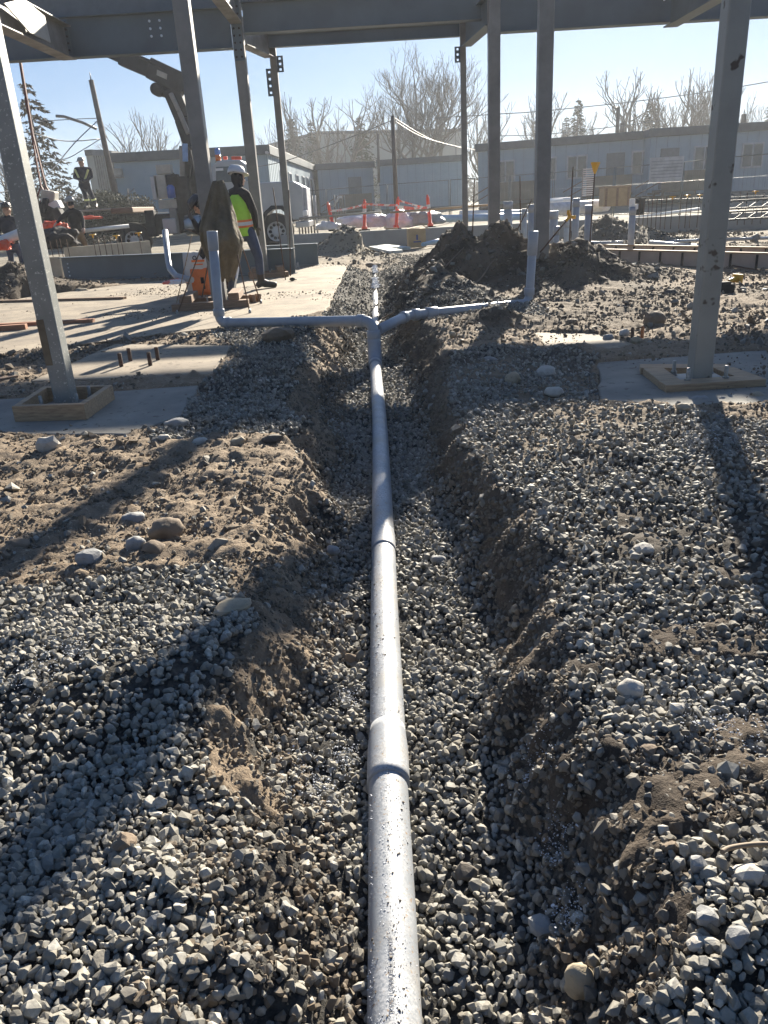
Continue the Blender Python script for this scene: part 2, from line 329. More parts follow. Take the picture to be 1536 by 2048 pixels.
# ------------------------------------------------------------------ loose stones
def hulls(n, npts, sq=(.6, 1.0), seed=3):
    r = np.random.default_rng(seed); out = []
    for i in range(n):
        p = r.normal(size=(npts, 3)); p /= np.linalg.norm(p, axis=1)[:, None]; p *= r.uniform(.78, 1.05, (npts, 1))
        p *= np.array([1.0, r.uniform(.68, .95), r.uniform(*sq)])
        bm = bmesh.new(); [bm.verts.new(q) for q in p]; res = bmesh.ops.convex_hull(bm, input=bm.verts)
        bmesh.ops.delete(bm, geom=list({e for e in res['geom_interior'] if isinstance(e, bmesh.types.BMVert)}), context='VERTS')
        bmesh.ops.triangulate(bm, faces=bm.faces); bm.verts.index_update()
        out.append((np.array([v.co[:] for v in bm.verts]), np.array([[v.index for v in f.verts] for f in bm.faces]))); bm.free()
    return out
def scatter(name, pts, rad, temps, mat_, smooth=False, flat=1.0, vals=None):
    Vs = []; Fs = []; Cs = []; off = 0; k = len(temps); idx = rng.integers(0, k, len(pts))
    for t in range(k):
        tv, tf = temps[t]; sel = np.where(idx == t)[0]; m = len(sel)
        if m == 0: continue
        q = rng.normal(size=(m, 4)); q /= np.linalg.norm(q, axis=1)[:, None]; w, x, y, z = q.T
        Rm = np.stack([1-2*(y*y+z*z), 2*(x*y-z*w), 2*(x*z+y*w), 2*(x*y+z*w), 1-2*(x*x+z*z), 2*(y*z-x*w), 2*(x*z-y*w), 2*(y*z+x*w), 1-2*(x*x+y*y)], 1).reshape(m, 3, 3)
        vv = np.einsum('mij,vj->mvi', Rm, tv)*rad[sel][:, None, None]; vv[:, :, 2] *= flat; vv += pts[sel][:, None, :]
        Vs.append(vv.reshape(-1, 3)); nvt = len(tv); Fs.append((tf[None]+(off+np.arange(m)*nvt)[:, None, None]).reshape(-1, 3)); off += m*nvt
        cc = rng.random(m) if vals is None else vals[sel]; Cs.append(np.repeat(cc, nvt))
    return arr_mesh(name, np.concatenate(Vs), np.concatenate(Fs), mat_, {'tone': np.concatenate(Cs)}, smooth)
def stone_mat(name, stops, rough=.74, bs=90):
    m, n, b = newmat(name); a = n.nodes.new('ShaderNodeAttribute'); a.attribute_name = 'tone'
    r = n.nodes.new('ShaderNodeValToRGB'); e = r.color_ramp.elements; e[0].position = 0; e[0].color = rgba(stops[0]); e[1].position = 1; e[1].color = rgba(stops[-1])
    for i, s in enumerate(stops[1:-1]): q = e.new((i+1)/(len(stops)-1)); q.color = rgba(s)
    n.links.new(a.outputs['Fac'], r.inputs[0]); c = mix(n, ramp(n, nz(n, 70, 5, .7), .3, .75), r.outputs[0], (.17, .155, .13))
    n.links.new(c, b.inputs['Base Color']); b.inputs['Roughness'].default_value = rough; b.inputs['Specular IOR Level'].default_value = .32
    bump(n, b, nz(n, bs, 4, .6), .35, .004); return m
GRAVM = stone_mat('crushed_gravel', [(.09, .085, .075), (.18, .175, .155), (.30, .29, .25), (.23, .205, .16), (.38, .365, .32), (.20, .20, .19), (.55, .53, .47)])
CLODM = stone_mat('soil_clods', [(.085, .062, .042), (.13, .095, .062), (.17, .125, .082), (.21, .16, .11)], .95)
def jgrid(x0, x1, y0, y1, s):
    nx = int((x1-x0)/s); ny = int((y1-y0)/s); gx, gy = np.meshgrid(np.arange(nx), np.arange(ny))
    x = x0+(gx.ravel()+rng.uniform(0, 1, nx*ny))*s; y = y0+(gy.ravel()+rng.uniform(0, 1, nx*ny))*s
    keep = np.abs(x-.0) < (.62*(y+.45)+.95); return x[keep], y[keep]
T_N = hulls(30, 23, (.5, .9), 3); T_M = hulls(16, 13, (.6, .95), 5); T_F = hulls(10, 9, (.6, .9), 6)
def gravel_band(y0, y1, s, rm, T, smooth=False):
    x, y = jgrid(-7, 7, y0, y1, s); h, t, w, pad, bp = H(x, y); g = gravel_mask(x, y, t, w) & (~pad); x, y, h, w = x[g], y[g], h[g], w[g]
    cov = fbm(x, y, 1.7, 3, 81); k = (rng.random(len(x)) < np.clip(.86+cov*.4-w*.3-.42*(x > .4)*(y > 1.7)*sstep(.6+.8*fbm(x, y, 1.6, 3, 121)), .25, 1)); x, y, h = x[k], y[k], h[k]
    r = np.minimum(rm*np.exp(rng.normal(0, .33, len(x))), .0195+.004*(y0 > 2)); z = h+r*rng.uniform(-.25, .55, len(x))-.004
    return np.stack([x, y, z], 1), r
B = [gravel_band(.45, 2.2, .0132, .0110, T_N), gravel_band(.45, 2.2, .09, .0165, T_N)]
pts = np.concatenate([b[0] for b in B]); rad = np.concatenate([b[1] for b in B])
g1 = scatter('gravel', pts, rad, T_N, GRAVM); tag(g1, 'grey crushed gravel bedding nearest the camera', kind='stuff')
B = [gravel_band(2.2, 5.2, .0165, .0118, T_M), gravel_band(2.2, 5.2, .09, .022, T_M)]
pts = np.concatenate([b[0] for b in B]); rad = np.concatenate([b[1] for b in B])
g2 = scatter('gravel', pts, rad, T_M, GRAVM); tag(g2, 'grey crushed gravel in the middle of the trench and banks', kind='stuff')
B = [gravel_band(5.2, 11, .030, .017, T_F), gravel_band(11, 19, .06, .03, T_F)]
g3 = scatter('gravel', np.concatenate([b[0] for b in B]), np.concatenate([b[1] for b in B]), T_F, GRAVM); tag(g3, 'grey gravel along the far part of the trench', kind='stuff')
def clod_band(y0, y1, s, rm, dens=1.0, spread=.5):
    x, y = jgrid(-9, 9, y0, y1, s); h, t, w, pad, bp = H(x, y); g = (~gravel_mask(x, y, t, w)) & (~pad); x, y, h = x[g], y[g], h[g]
    cov = fbm(x, y, 1.3, 4, 91); k = rng.random(len(x)) < np.clip(.55+cov*.7, .03, 1)*dens; x, y, h = x[k], y[k], h[k]
    r = rm*np.exp(rng.normal(0, spread, len(x))); z = h+r*rng.uniform(-.3, .35, len(x)); return np.stack([x, y, z], 1), r
B = [clod_band(.45, 2.6, .0095, .0056, 1.6), clod_band(2.6, 5.5, .017, .0075, 1.4), clod_band(5.5, 11, .032, .013, 1.3), clod_band(11, 22, .08, .026, 1.0)]
c1 = scatter('soil_clods', np.concatenate([b[0] for b in B]), np.concatenate([b[1] for b in B]), T_F, CLODM)
tag(c1, 'loose brown crumbs of soil', kind='stuff')
x, y = jgrid(-2, 2, .45, 9, .013); h, t, w, pad, bp = H(x, y); k = (w > .25) & (rng.random(len(x)) < .75*np.clip(1.5-y*.12, .3, 1)); x, y, h = x[k], y[k], h[k]; r = np.minimum(.0078*np.exp(rng.normal(0, .5, len(x))), .016)*(1+y*.07)
c3 = scatter('wall_crumbs', np.stack([x, y, h-r*.2], 1), r, T_M, CLODM); tag(c3, 'crumbling lumps of earth on the trench walls', kind='stuff')
# pebbles of every size lying loose on the soil
B = [clod_band(.45, 3, .034, .010, .7, .4), clod_band(3, 7, .10, .018, .6, .5), clod_band(7, 14, .22, .034, .6, .5), clod_band(14, 26, .5, .05, .5, .5)]
c2 = scatter('pebbles', np.concatenate([b[0] for b in B]), np.concatenate([b[1] for b in B]), T_M, GRAVM)
tag(c2, 'scattered grey pebbles on the soil', kind='stuff')

# white frost flakes and frosted patches
FROST = M('frost', (.62, .64, .67), (.52, .54, .58), rough=.9, spec=.1)
def frost_patch(lst, label, rm=.0017, n=200):
    P_ = []; R2 = []
    for (px, py, rp, z) in lst:
        g = G(px, py, z); sc = float(RM[:, 2] @ np.array([g.x, g.y, g.z-CAMH]))/FPX*rp; m = n
        x = g.x+rng.normal(0, sc*.55, m); y = g.y+rng.normal(0, sc*.8, m); h = H(x, y)[0]; P_.append(np.stack([x, y, h+rng.uniform(.0, .022, m)], 1)); R2.append(rm*np.exp(rng.normal(0, .4, m))*(1+g.y*.12))
    o = scatter('frost', np.concatenate(P_), np.concatenate(R2), T_F, FROST, flat=.6); tag(o, label, kind='stuff')
frost_patch([(600, 1500, 70, -.2), (640, 1560, 50, -.22), (1065, 1520, 40, -.15), (1130, 1790, 40, -.15), (1110, 1650, 30, -.15), (1400, 1450, 70, -.02), (1480, 1465, 60, -.02), (70, 1400, 60, -.02), (150, 1340, 50, 0), (1440, 890, 60, 0), (1380, 880, 50, 0), (700, 1600, 30, -.43), (705, 1480, 25, -.43)], 'patches of white frost between the stones')
yy = rng.uniform(.7, 3.4, 9000); keep = rng.random(9000) < np.clip(1.25-yy*.33, .05, 1); yy = yy[keep]

# crumbs of soil trodden onto the slab and pads
x, y = jgrid(-6, 5, 3.5, 17, .03); pd = np.zeros(x.shape, bool)
for q in (SLAB, PADA, PADL, PADR, PADB): pd |= inpoly(x, y, q)
k = pd & (rng.random(len(x)) < np.clip(.02+.30*fbm(x, y, .8, 4, 101), 0, .4)); x, y = x[k], y[k]
o = scatter('soil_crumbs', np.stack([x, y, np.full(len(x), .003)], 1), .008*np.exp(rng.normal(0, .5, len(x))), T_F, CLODM); tag(o, 'crumbs of soil trodden onto the concrete', kind='stuff')
# white line of ice on the pipe bed behind the tee
yy2 = rng.uniform(9.8, 17.5, 1600); k = vn(yy2*1.9, yy2*0, 5) > -.2; yy2 = yy2[k]; xx2 = np.interp(yy2, [10, 18], [-.02, .02])+rng.normal(0, .022, len(yy2)); o = scatter('ice_patches', np.stack([xx2, yy2, H(xx2, yy2)[0]+.03], 1), .026*np.exp(rng.normal(0, .3, len(yy2))), T_F, FROST, flat=.5); tag(o, 'broken white line of ice in the trench behind the tee', kind='stuff')

x, y = jgrid(-9, 9, 8.5, 23, .05); bp_ = bumps(x, y); h = H(x, y)[0]; k = (bp_ > .05) & (rng.random(len(x)) < .75); x, y, h = x[k], y[k], h[k]
o = scatter('heap_lumps', np.stack([x, y, h-.008], 1), .019*np.exp(rng.normal(0, .55, len(x))), T_M, stone_mat('dark_heap_soil', [(.035, .028, .022), (.06, .048, .038), (.085, .068, .052)], .95)); tag(o, 'dark lumps of earth covering the spoil heaps', kind='stuff')

# stones trodden into the dark soil of the near right bank
x, y = jgrid(.1, 3.2, .45, 3.8, .017); h, t, w, pad_, bp = H(x, y); k = (~gravel_mask(x, y, t, w)) & (t > .55) & (rng.random(len(x)) < np.clip(.75+.5*fbm(x, y, 2.1, 3, 111), .2, 1)); x, y, h = x[k], y[k], h[k]
r = np.minimum(.0088*np.exp(rng.normal(0, .5, len(x))), .024); o = scatter('bank_stones', np.stack([x, y, h+r*rng.uniform(-.35, .25, len(x))], 1), r, T_N, stone_mat('dirty_stones', [(.07, .06, .05), (.13, .115, .095), (.19, .18, .155), (.26, .25, .225)])); tag(o, 'dirty stones trodden into the near right bank', kind='stuff')
# ------------------------------------------------------------------ concrete pads
def pad(name, poly, z0, z1, mat_, label, kind=None, cat='concrete pad', sub=None):
    q_ = []; rr = random.Random(len(label))
    for i in range(len(poly)):
        a = Vector(poly[i]); b = Vector(poly[(i+1) % len(poly)]); n_ = max(1, int((b-a).length/.12)); n_ = min(n_, 60); nrm = Vector((-(b-a).y, (b-a).x)).normalized()
        for k in range(n_): q_.append(a.lerp(b, k/n_)+nrm*rr.gauss(0, .009)*(k > 0))
    poly = [tuple(v) for v in q_]
    bm = bmesh.new(); vs = [bm.verts.new((x, y, z1)) for x, y in poly]; f = bm.faces.new(vs)
    if f.normal.z < 0: f.normal_flip()
    bm.normal_update(); r = bmesh.ops.extrude_face_region(bm, geom=[f])
    for v in r['geom']:
        if isinstance(v, bmesh.types.BMVert): v.co.z = z1
    for v in vs: v.co.z = z0
    bmesh.ops.recalc_face_normals(bm, faces=bm.faces)
    me = bpy.data.meshes.new(name); bm.to_mesh(me); bm.free(); me.materials.append(mat_)
    o = bpy.data.objects.new(name, me); COL.objects.link(o); b = o.modifiers.new('bevel', 'BEVEL'); b.width = .012; b.segments = 2
    return tag(o, label, None if kind else cat, kind=kind)
pad('concrete_slab', SLAB, -.25, 0.0, CONC, 'long sunlit concrete slab beside the trench', 'structure')
pad('concrete_footing', PADA, -.25, .012, CONC, 'tan footing with four rusty studs left of the trench')
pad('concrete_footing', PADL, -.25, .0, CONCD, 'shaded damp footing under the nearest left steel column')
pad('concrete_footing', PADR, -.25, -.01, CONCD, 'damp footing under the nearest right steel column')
pad('concrete_footing', PADB, -.25, -.01, CONC, 'small sunlit corner of footing uncovered right of the trench')

# ------------------------------------------------------------------ steel frame
def column(base, w, ztop, mat_, label, plate=.0, z0=0.0, bolts=None, tabs=()):
    o = thing('steel_column', label, 'steel column', (base[0], base[1], z0), group=None)
    r = w*.09; h = w/2; n = 4; poly = []
    for cx, cy, a0 in ((h-r, h-r, 0), (-h+r, h-r, 90), (-h+r, -h+r, 180), (h-r, -h+r, 270)):
        for k in range(n+1): a = R_(a0+90*k/n); poly.append((cx+r*math.cos(a), cy+r*math.sin(a)))
    MB().prism(poly, .018, ztop-z0).build('shaft', mat_, o)
    if plate:
        MB().box((0, 0, .009), (plate, plate, .018)).build('base_plate', STEEL, o, bevel=.003)
        for sx in (-1, 1):
            for sy in (-1, 1):
                b = MB(); c = (sx*plate*.39, sy*plate*.39, 0)
                b.lathe(c, [(.0, .018), (.026, .018), (.026, .024), (.0, .024)], 14); b.lathe(c, [(.0, .024), (.021, .024), (.021, .046), (.0, .046)], 6, smooth=False)
                b.lathe(c, [(.012, 0), (.012, .108), (.010, .112), (0, .112)], 12); b.build('anchor_bolt', BOLT, o)
    return o
C1L = Vector(G(135, 806, .03)[:2]+(0,)) if False else G(134, 806, .03)
C1R = G(1398, 752, .03)
C2L = G(441, 608, .0); C3L = G(528, 552, 0); C4L = G(586, 537, 0)
C2R = P(1084, 400, 11.2); C3R = P(988, 400, 14.4); C4R = P(930, 400, 16.4)
o = column(C1L, .12, 5.0, STEELS, 'nearest left steel column with spattered face, on a boxed footing', .30, .0)
za_ = P(96, 728, C1L[1])[2]; zb_ = P(96, 636, C1L[1])[2]; MB().box((-.036, -.0615, (za_+zb_)/2), (.046, .003, zb_-za_)).build('rust_patch', M('rust_brown_patch', (.19, .15, .10), (.13, .10, .065), rough=.9, scale=9), o)
column(C1R, .12, 5.0, STEELR, 'nearest right steel column with dark stains, on a flat timber frame', .30, .0)
column(C2L, .19, 5.0, STEEL, 'brownish steel column rising directly behind the draped tripod', .36)
c3l = column(C3L, .185, 5.0, STEEL, 'steel column just right of the worker in the vest, bolted beams at its head', .36)
c4l = column(C4L, .125, 4.3, STEEL, 'slim steel column behind the silver truck hood, with punched tabs', .26)
column(C2R, .185, 5.0, STEEL, 'steel column standing in the soil heap behind the right riser pipe', .0, .1)
c3r = column(C3R, .19, 5.0, STEEL, 'steel column rising behind the crest of the soil heap, left of the heap riser', .3, .0)
c4r = column(C4R, .105, 4.3, STEEL, 'slimmest far steel column, one punched tab near its head', .26)
SKYDISC = M('sky_bright_disc', (.72, .80, .88), (.66, .75, .85), rough=.6)  # sky colour on solid discs imitates daylight showing through bolt holes
BOLTD = M('dark_bolt_heads', (.045, .045, .05), (.03, .03, .033), rough=.5, metal=.4)
def tab(parent, loc, w, h, nh, name='bolt_plate', side=0, solid=False):
    """a plate with a row of real holes: built as strips round square holes"""
    b = MB(); t = .012; m = w*.32; hw = w*.34; y = 0
    if solid: b.box((0, 0, 0), (w, t, h))
    else:
        b.box((-w/2+m/2, 0, 0), (m, t, h)); b.box((w/2-(w-m-hw)/2, 0, 0), (w-m-hw, t, h))
        zs = [-h/2+h*(i+.5)/nh for i in range(nh)]; e = [-h/2]+[q for z in zs for q in (z-hw/2, z+hw/2)]+[h/2]; cx = -w/2+m+hw/2
        for i in range(0, len(e), 2): b.box((cx, 0, (e[i]+e[i+1])/2), (hw, t*.98, e[i+1]-e[i]))
    o = b.build(name, STEELB, parent); o.location = loc
    return o
tab(c4l, (.12, 0, P(560, 128, C4L[1])[2]), .12, .27, 3); tab(c4l, (-.10, 0, P(543, 165, C4L[1])[2]), .12, .46, 4)
tab(c4r, (-.10, 0, P(918, 109, C4R[1])[2]), .11, .26, 3)
def ibeam(name, a, b, h, fw, mat_, label, cat='steel beam', tf=.018, tw=.012, up=0, parent=None, stiff=()):
    a = Vector(a); b = Vector(b); d = (b-a); L = d.length; o = thing(name, label, cat, a, math.atan2(d.y, d.x)) if parent is None else parent
    m = MB(); m.box((L/2, 0, tf/2), (L, fw, tf)); m.box((L/2, 0, h-tf/2), (L, fw, tf)); m.box((L/2, 0, h/2), (L, tw, h-2*tf))
    m.build('flanges_and_web', mat_, o, bevel=.002)
    for s in stiff: MB().box((s, -fw*.25-tw/4, h/2), (.014, fw*.46, h-2*tf-.004)).build('stiffener', mat_, o)
    return o
YB = C3L[1]
zb = P(475, 97, YB)[2]; zm = P(490, 68, YB)[2]
bl = ibeam('steel_beam', (-13, YB+.02, zb), (C3L[0]-.11, YB+.02, zb), .60, .22, STEELB, 'deep steel beam spanning the top left, with six bolt holes drawn as sky bright discs', stiff=())
xh = P(311, 57, YB)[0]+13
for dx in (-.085, .085):
    for k in (-1, 0, 1):
        MB().lathe((xh+dx, -.02, P(311, 57, YB)[2]-zb+k*.11), [(0, 0), (.021, 0), (.021, .012), (0, .012)], 10, axis=(0, -1, 0)).build('bolt_hole_sky_disc', SKYDISC, bl)
bm_ = ibeam('steel_beam', (C3L[0]+.11, YB+.02, zm), (C3R[0]-.11, YB+.02, P(985, 47, YB)[2]), .46, .2, STEELB, 'steel beam across the top middle between two bolted column heads')
brr = ibeam('steel_beam', (C3R[0]+.11, YB+.02, P(1000, 66, YB)[2]), (13, YB+.02, P(1000, 66, YB)[2]), .60, .22, STEELB, 'deep steel beam spanning the top right beyond the brown stained column')
for z in (.34, .44): MB().lathe((P(1327, 16, YB)[0]-C3R[0]-.11, -.02, z), [(0, 0), (.02, 0), (.02, .012), (0, .012)], 10, axis=(0, -1, 0)).build('bolt_hole_sky_disc', SKYDISC, brr)
ibeam('steel_beam', (-13, 17.0, 4.68), (13, 17.0, 4.68), .62, .24, M('dark_blue_steel', (.12, .15, .175), (.10, .125, .15), rough=.5), 'dark roof level beam running along the very top edge')
Y4 = C4L[1]; z4 = P(560, 97, Y4)[2]
ibeam('steel_beam', (C4L[0]-.05, Y4-.11, z4), (C4R[0]+.2, Y4-.11, z4), P(700, 62, Y4)[2]-P(700, 90, Y4)[2], .12, STEELB, 'slimmer farther steel beam under the top middle beam, carried by two slim columns')
ibeam('steel_girder', (C3L[0]+.03, C3L[1]+.12, P(490, 88, YB)[2]), (C4L[0]-.06, C4L[1]-.10, P(552, 145, Y4)[2]), .42, .2, STEEL, 'short sunlit girder running back to the slim left column', 'steel girder')
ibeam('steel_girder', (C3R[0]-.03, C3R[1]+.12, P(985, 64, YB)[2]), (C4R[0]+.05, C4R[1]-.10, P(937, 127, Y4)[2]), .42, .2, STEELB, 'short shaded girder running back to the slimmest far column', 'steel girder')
ibeam('steel_girder', (C2L[0]+.03, C2L[1]+.12, 4.05), (C3L[0]+.01, C3L[1]-.12, P(463, 28, YB)[2]), .42, .2, STEEL, 'girder coming overhead into the bolted left column head', 'steel girder')
gl = ibeam('steel_girder', (P(145, 122, YB)[0], YB-.13, P(145, 122, YB)[2]-.01), (P(145, 122, YB)[0]-.12, 8.2, P(145, 122, YB)[2]-.01), .5, .24, STEEL, 'girder with a cut plate coloured sunlit, reaching overhead at the top left corner', 'steel girder')
MB().prism([(1.15, .02), (1.9, .02), (2.6, .24), (1.9, .44), (1.2, .36)], 0, .02, fr=Matrix(((1, 0, 0, 0), (0, 0, 1, .14), (0, 1, 0, .04), (0, 0, 0, 1)))).build('gusset_plate', M('sunlit_tone_steel', (.42, .43, .41), (.36, .37, .35), rough=.45, metal=.2), gl)  # paler colour than the girder paints in the sunlight on this plate
gr = ibeam('steel_girder', (P(1335, 57, YB)[0], YB-.13, P(1335, 57, YB)[2]-.01), (P(1335, 57, YB)[0]+.1, 8.2, P(1335, 57, YB)[2]-.01), .5, .24, STEELB, 'girder reaching overhead at the top right behind the stained column', 'steel girder')
# splice plates and bolts at the left column head and at the top left beam
sp = tab(c3l, (0, -.105, P(478, 45, YB)[2]), .155, 1.15, 4, 'splice_plate', solid=True)
for k in range(11):
    for dx in (-.045, .045):
        MB().lathe((dx, -.006, -.52+k*.104), [(0, 0), (.019, 0), (.019, .014), (0, .018)], 6, axis=(0, -1, 0), smooth=False).build('bolt', BOLTD, sp)
sp = tab(bl, (P(134, 80, YB)[0]+13, -.125, .30), .17, .5, 4, 'splice_plate', solid=True)
for k in range(5):
    for dx in (-.05, .05): MB().lathe((dx, -.006, -.2+k*.1), [(0, 0), (.019, 0), (.019, .014), (0, .018)], 6, axis=(0, -1, 0), smooth=False).build('bolt', BOLTD, sp)

# ------------------------------------------------------------------ timber round the column feet
def board(a, b, w, h, mat_, name='board', parent=None, loc0=None):
    m = MB(); m.bar(Vector(a)-(Vector(loc0) if loc0 is not None else Vector()), Vector(b)-(Vector(loc0) if loc0 is not None else Vector()), w, h); return m.build(name, mat_, parent, bevel=.003)
def frame(corners, t, h, mat_, label, z=0, base=None, name='base_formwork'):
    c = sum((Vector(q) for q in corners), Vector())/len(corners); c.z = z; o = thing(name, label, 'timber frame', c)
    for i in range(4):
        a = Vector(corners[i])-c; b = Vector(corners[(i+1) % 4])-c; a.z = b.z = h/2; d = (b-a).normalized()
        if i % 2 == 0: a -= d*t*.5; b += d*t*.5
        else: a += d*t*.52; b -= d*t*.52
        MB().bar(a, b, t, h).build('board', mat_, o, bevel=.003)
    return o
frame([G(40, 842), G(170, 838), G(222, 800), G(96, 802)], .042, .10, WOOD, 'tan box of form boards on edge around the nearest left column foot', .0)
frame([G(1345, 776), G(1500, 766), G(1437, 742), G(1300, 742)], .13, .045, WOOD, 'flat tan timber frame around the nearest right column foot', -.01)
def crib(c, rz, L, label, n=2):
    o = thing('timber_cribbing', label, 'timber cribbing', c, rz)
    for k in range(n):
        for s in (-1, 1):
            if k % 2: MB().box((s*L*.36, 0, .045+k*.092), (.14, L*.8, .09)).build('timber', WOODD, o, bevel=.004)
            else: MB().box((0, s*L*.36, .045+k*.092), (L*1.15, .14, .09)).build('timber', WOODD, o, bevel=.004)
    return o
crib(G(428, 612), R_(4), .85, 'rough timber cribbing under the tripod and the second left column')
crib(G(533, 553)+Vector((.05, -.1, 0)), R_(10), .62, 'small timber cribbing behind the standing worker\'s boot')
# ------------------------------------------------------------------ lumber and studs lying about
def plank(name, a, b, w, h, mat_, label, z=.0, cat='board'):
    a = Vector(a); b = Vector(b); c = (a+b)/2; m = MB(); m.bar(a-c, b-c, w, h); o = m.build(name, mat_, None, bevel=.003); o.location = c+Vector((0, 0, z+h/2)); return tag(o, label, cat)
LUM = M('reddish_lumber', (.36, .17, .09), (.26, .12, .07), rough=.75, scale=6, stretch=(2, 12, 12), bmp=.2, bscale=9)
plank('lumber', G(-120, 660), G(188, 644), .09, .04, LUM, 'long reddish board lying on the slab behind the nearest left column')
plank('lumber', G(-60, 666), G(54, 658), .09, .06, LUM, 'short reddish offcut left of the nearest left column')
plank('lumber', G(-40, 606), G(250, 598), .10, .035, WOODD, 'thin grey brown board along the rear edge of the soil heap')
plank('lumber', G(610, 520), G(680, 511), .10, .03, WOOD, 'pale board lying beyond the end of the slab')
plank('lumber', G(-60, 775), G(34, 757), .07, .03, WOODD, 'weathered stick at the left edge beside the boxed footing')
for i, (a, b, l) in enumerate(((243, 733, 'leftmost'), (261, 722, 'second'), (301, 731, 'third'), (316, 720, 'rightmost'))):
    m = MB(); m.lathe((0, 0, 0), [(.017, 0), (.017, .105), (.014, .11), (0, .11)], 12); o = m.build('anchor_stud', RUST, None); o.location = G(a, b, .012)
    tag(o, l+' of the four rusty studs standing on the tan footing', 'stud', 'studs on the tan footing')
for (a, b, l) in ((1264, 678, 'bare rusty stud among stones right of the trench'), (1284, 676, 'orange capped stud among stones right of the trench')):
    m = MB(); m.lathe((0, 0, 0), [(.014, 0), (.014, .09), (0, .095)], 10); o = m.build('anchor_stud', RUST if 'bare' in l else M('orange_paint', (.65, .2, .06)), None); o.location = G(a, b, .0); tag(o, l, 'stud')

# ------------------------------------------------------------------ the drain pipe with its fittings
def pvc_main():
    m, n, b = newmat('frosted_grey_pvc'); tc = n.nodes.new('ShaderNodeTexCoord'); v = tc.outputs['Object']
    geo = n.nodes.new('ShaderNodeNewGeometry'); sx = n.nodes.new('ShaderNodeSeparateXYZ'); n.links.new(geo.outputs['Normal'], sx.inputs[0])
    c = mix(n, ramp(n, nz(n, 9, 6, vec=v), .3, .7), (.31, .33, .355), (.26, .28, .305))
    add = n.nodes.new('ShaderNodeMath'); add.operation = 'MULTIPLY_ADD'; n.links.new(nz(n, 5, 5, vec=v), add.inputs[0]); add.inputs[1].default_value = 1.3; 
    mr = n.nodes.new('ShaderNodeMath'); mr.operation = 'MULTIPLY_ADD'; n.links.new(sx.outputs['Z'], mr.inputs[0]); mr.inputs[1].default_value = .35; mr.inputs[2].default_value = -.35; n.links.new(mr.outputs[0], add.inputs[2])
    f = ramp(n, add.outputs[0], .42, .72); sp = ramp(n, nz(n, 130, 5, .75, vec=v), .42, .62)
    mm = n.nodes.new('ShaderNodeMath'); mm.operation = 'MULTIPLY'; n.links.new(f, mm.inputs[0]); n.links.new(sp, mm.inputs[1])
    c = mix(n, mm.outputs[0], c, (.56, .56, .56))
    c = mix(n, ramp(n, nz(n, 75, 4, .7, vec=v), .60, .66), c, (.30, .21, .13)); c = mix(n, ramp(n, nz(n, 4, 6, .7, vec=v), .5, .75), c, (.40, .36, .30)); n.links.new(c, b.inputs['Base Color'])
    b.inputs['Roughness'].default_value = .5; bump(n, b, nz(n, 160, 5, .7, vec=v), .35, .002); return m
PVCM = pvc_main(); RP = .0515
pipe = thing('drain_pipe', 'long grey plastic drain pipe along the trench floor, with branches and risers', 'pipe', (0, 0, 0))
cp = [(789, 2100), (786, 1980), (781, 1760), (775, 1560), (773, 1420), (770, 1300), (767, 1180), (766, 1080), (763, 980), (761, 900), (759, 845), (756, 795), (752, 745), (750, 715)]
ptm = [G(a, b, -.213)-Vector((0, 0, RP)) for a, b in cp]
def smooth_path(pts, n=6):
    out = []; q = [pts[0]]+list(pts)+[pts[-1]]
    for i in range(1, len(q)-2):
        for k in range(n):
            t = k/n; a, b, c, d = q[i-1], q[i], q[i+1], q[i+2]
            out.append(.5*((2*b)+(c-a)*t+(2*a-5*b+4*c-d)*t*t+(3*b-a-3*c+d)*t**3))
    out.append(q[-2]); return out
path = smooth_path(ptm, 4); path = [path[0]-Vector((0, .9, 0))]+path
MB().tube(path, RP, 32).build('pipe_run', PVCM, pipe)
ib = min(range(len(path)), key=lambda i: abs(path[i].y-1.87)); 
def sub(path, y0, y1, n=8):
    ys = [p.y for p in path]; f = lambda Y: Vector((np.interp(Y, ys, [p.x for p in path]), Y, np.interp(Y, ys, [p.z for p in path]))); return [f(y0+(y1-y0)*k/n) for k in range(n+1)]
MB().tube(sub(path, 1.60, 1.83), [RP+.0055]*5+[RP+.005, RP+.0035, RP+.0015, RP], 32).build('coupling_bell', PVCM, pipe)
MB().tube(sub(path, 3.05, 3.25), [RP+.0025]*8+[RP+.001], 32).build('coupling_bell', PVCM, pipe)
YT = ptm[-1].y
fy_ = np.linspace(YT+.1, 17.3, 40); fx_ = np.interp(fy_, [9, 18], [-.03, .02]); fz_ = H(fx_, fy_)[0]-.040+.016*np.sin(fy_*3.1)
MB().tube([(a, b, c) for a, b, c in zip(fx_, fy_, fz_)], RP, 14).build('pipe_run', PVCM, pipe)
def hub(a, b, r=RP+.009, name='coupling', par=None): a = Vector(a); b = Vector(b); d = (b-a).normalized(); MB().tube([a, a+d*.004, b-d*.004, b], [r-.003, r, r, r-.003], 24).build(name, PVC, par or pipe)
T0 = Vector((path[-1].x, YT+.02, ptm[-1].z)); ztee = P(748, 641, YT+.12)[2]; TE = Vector((T0.x+.0, YT+.12, ztee))
MB().tube(sub(path, YT-.16, YT-.02, 4)+[T0], RP+.012, 26).build('wye_fitting', PVC, pipe)
MB().tube([T0+Vector((0, -.05, 0)), T0+Vector((0, .02, .02)), T0+Vector((0, .07, .08)), T0+Vector((0, .10, .17)), Vector((TE.x, TE.y, TE.z-.12))], [RP+.014]*4+[RP+.012], 26).build('wye_fitting', PVC, pipe)
hub(Vector((TE.x, TE.y, TE.z-.17)), Vector((TE.x, TE.y, TE.z-.09)), RP+.014)
EL = G(474, 641, .035); EL = Vector((EL.x, EL.y, .05)); 
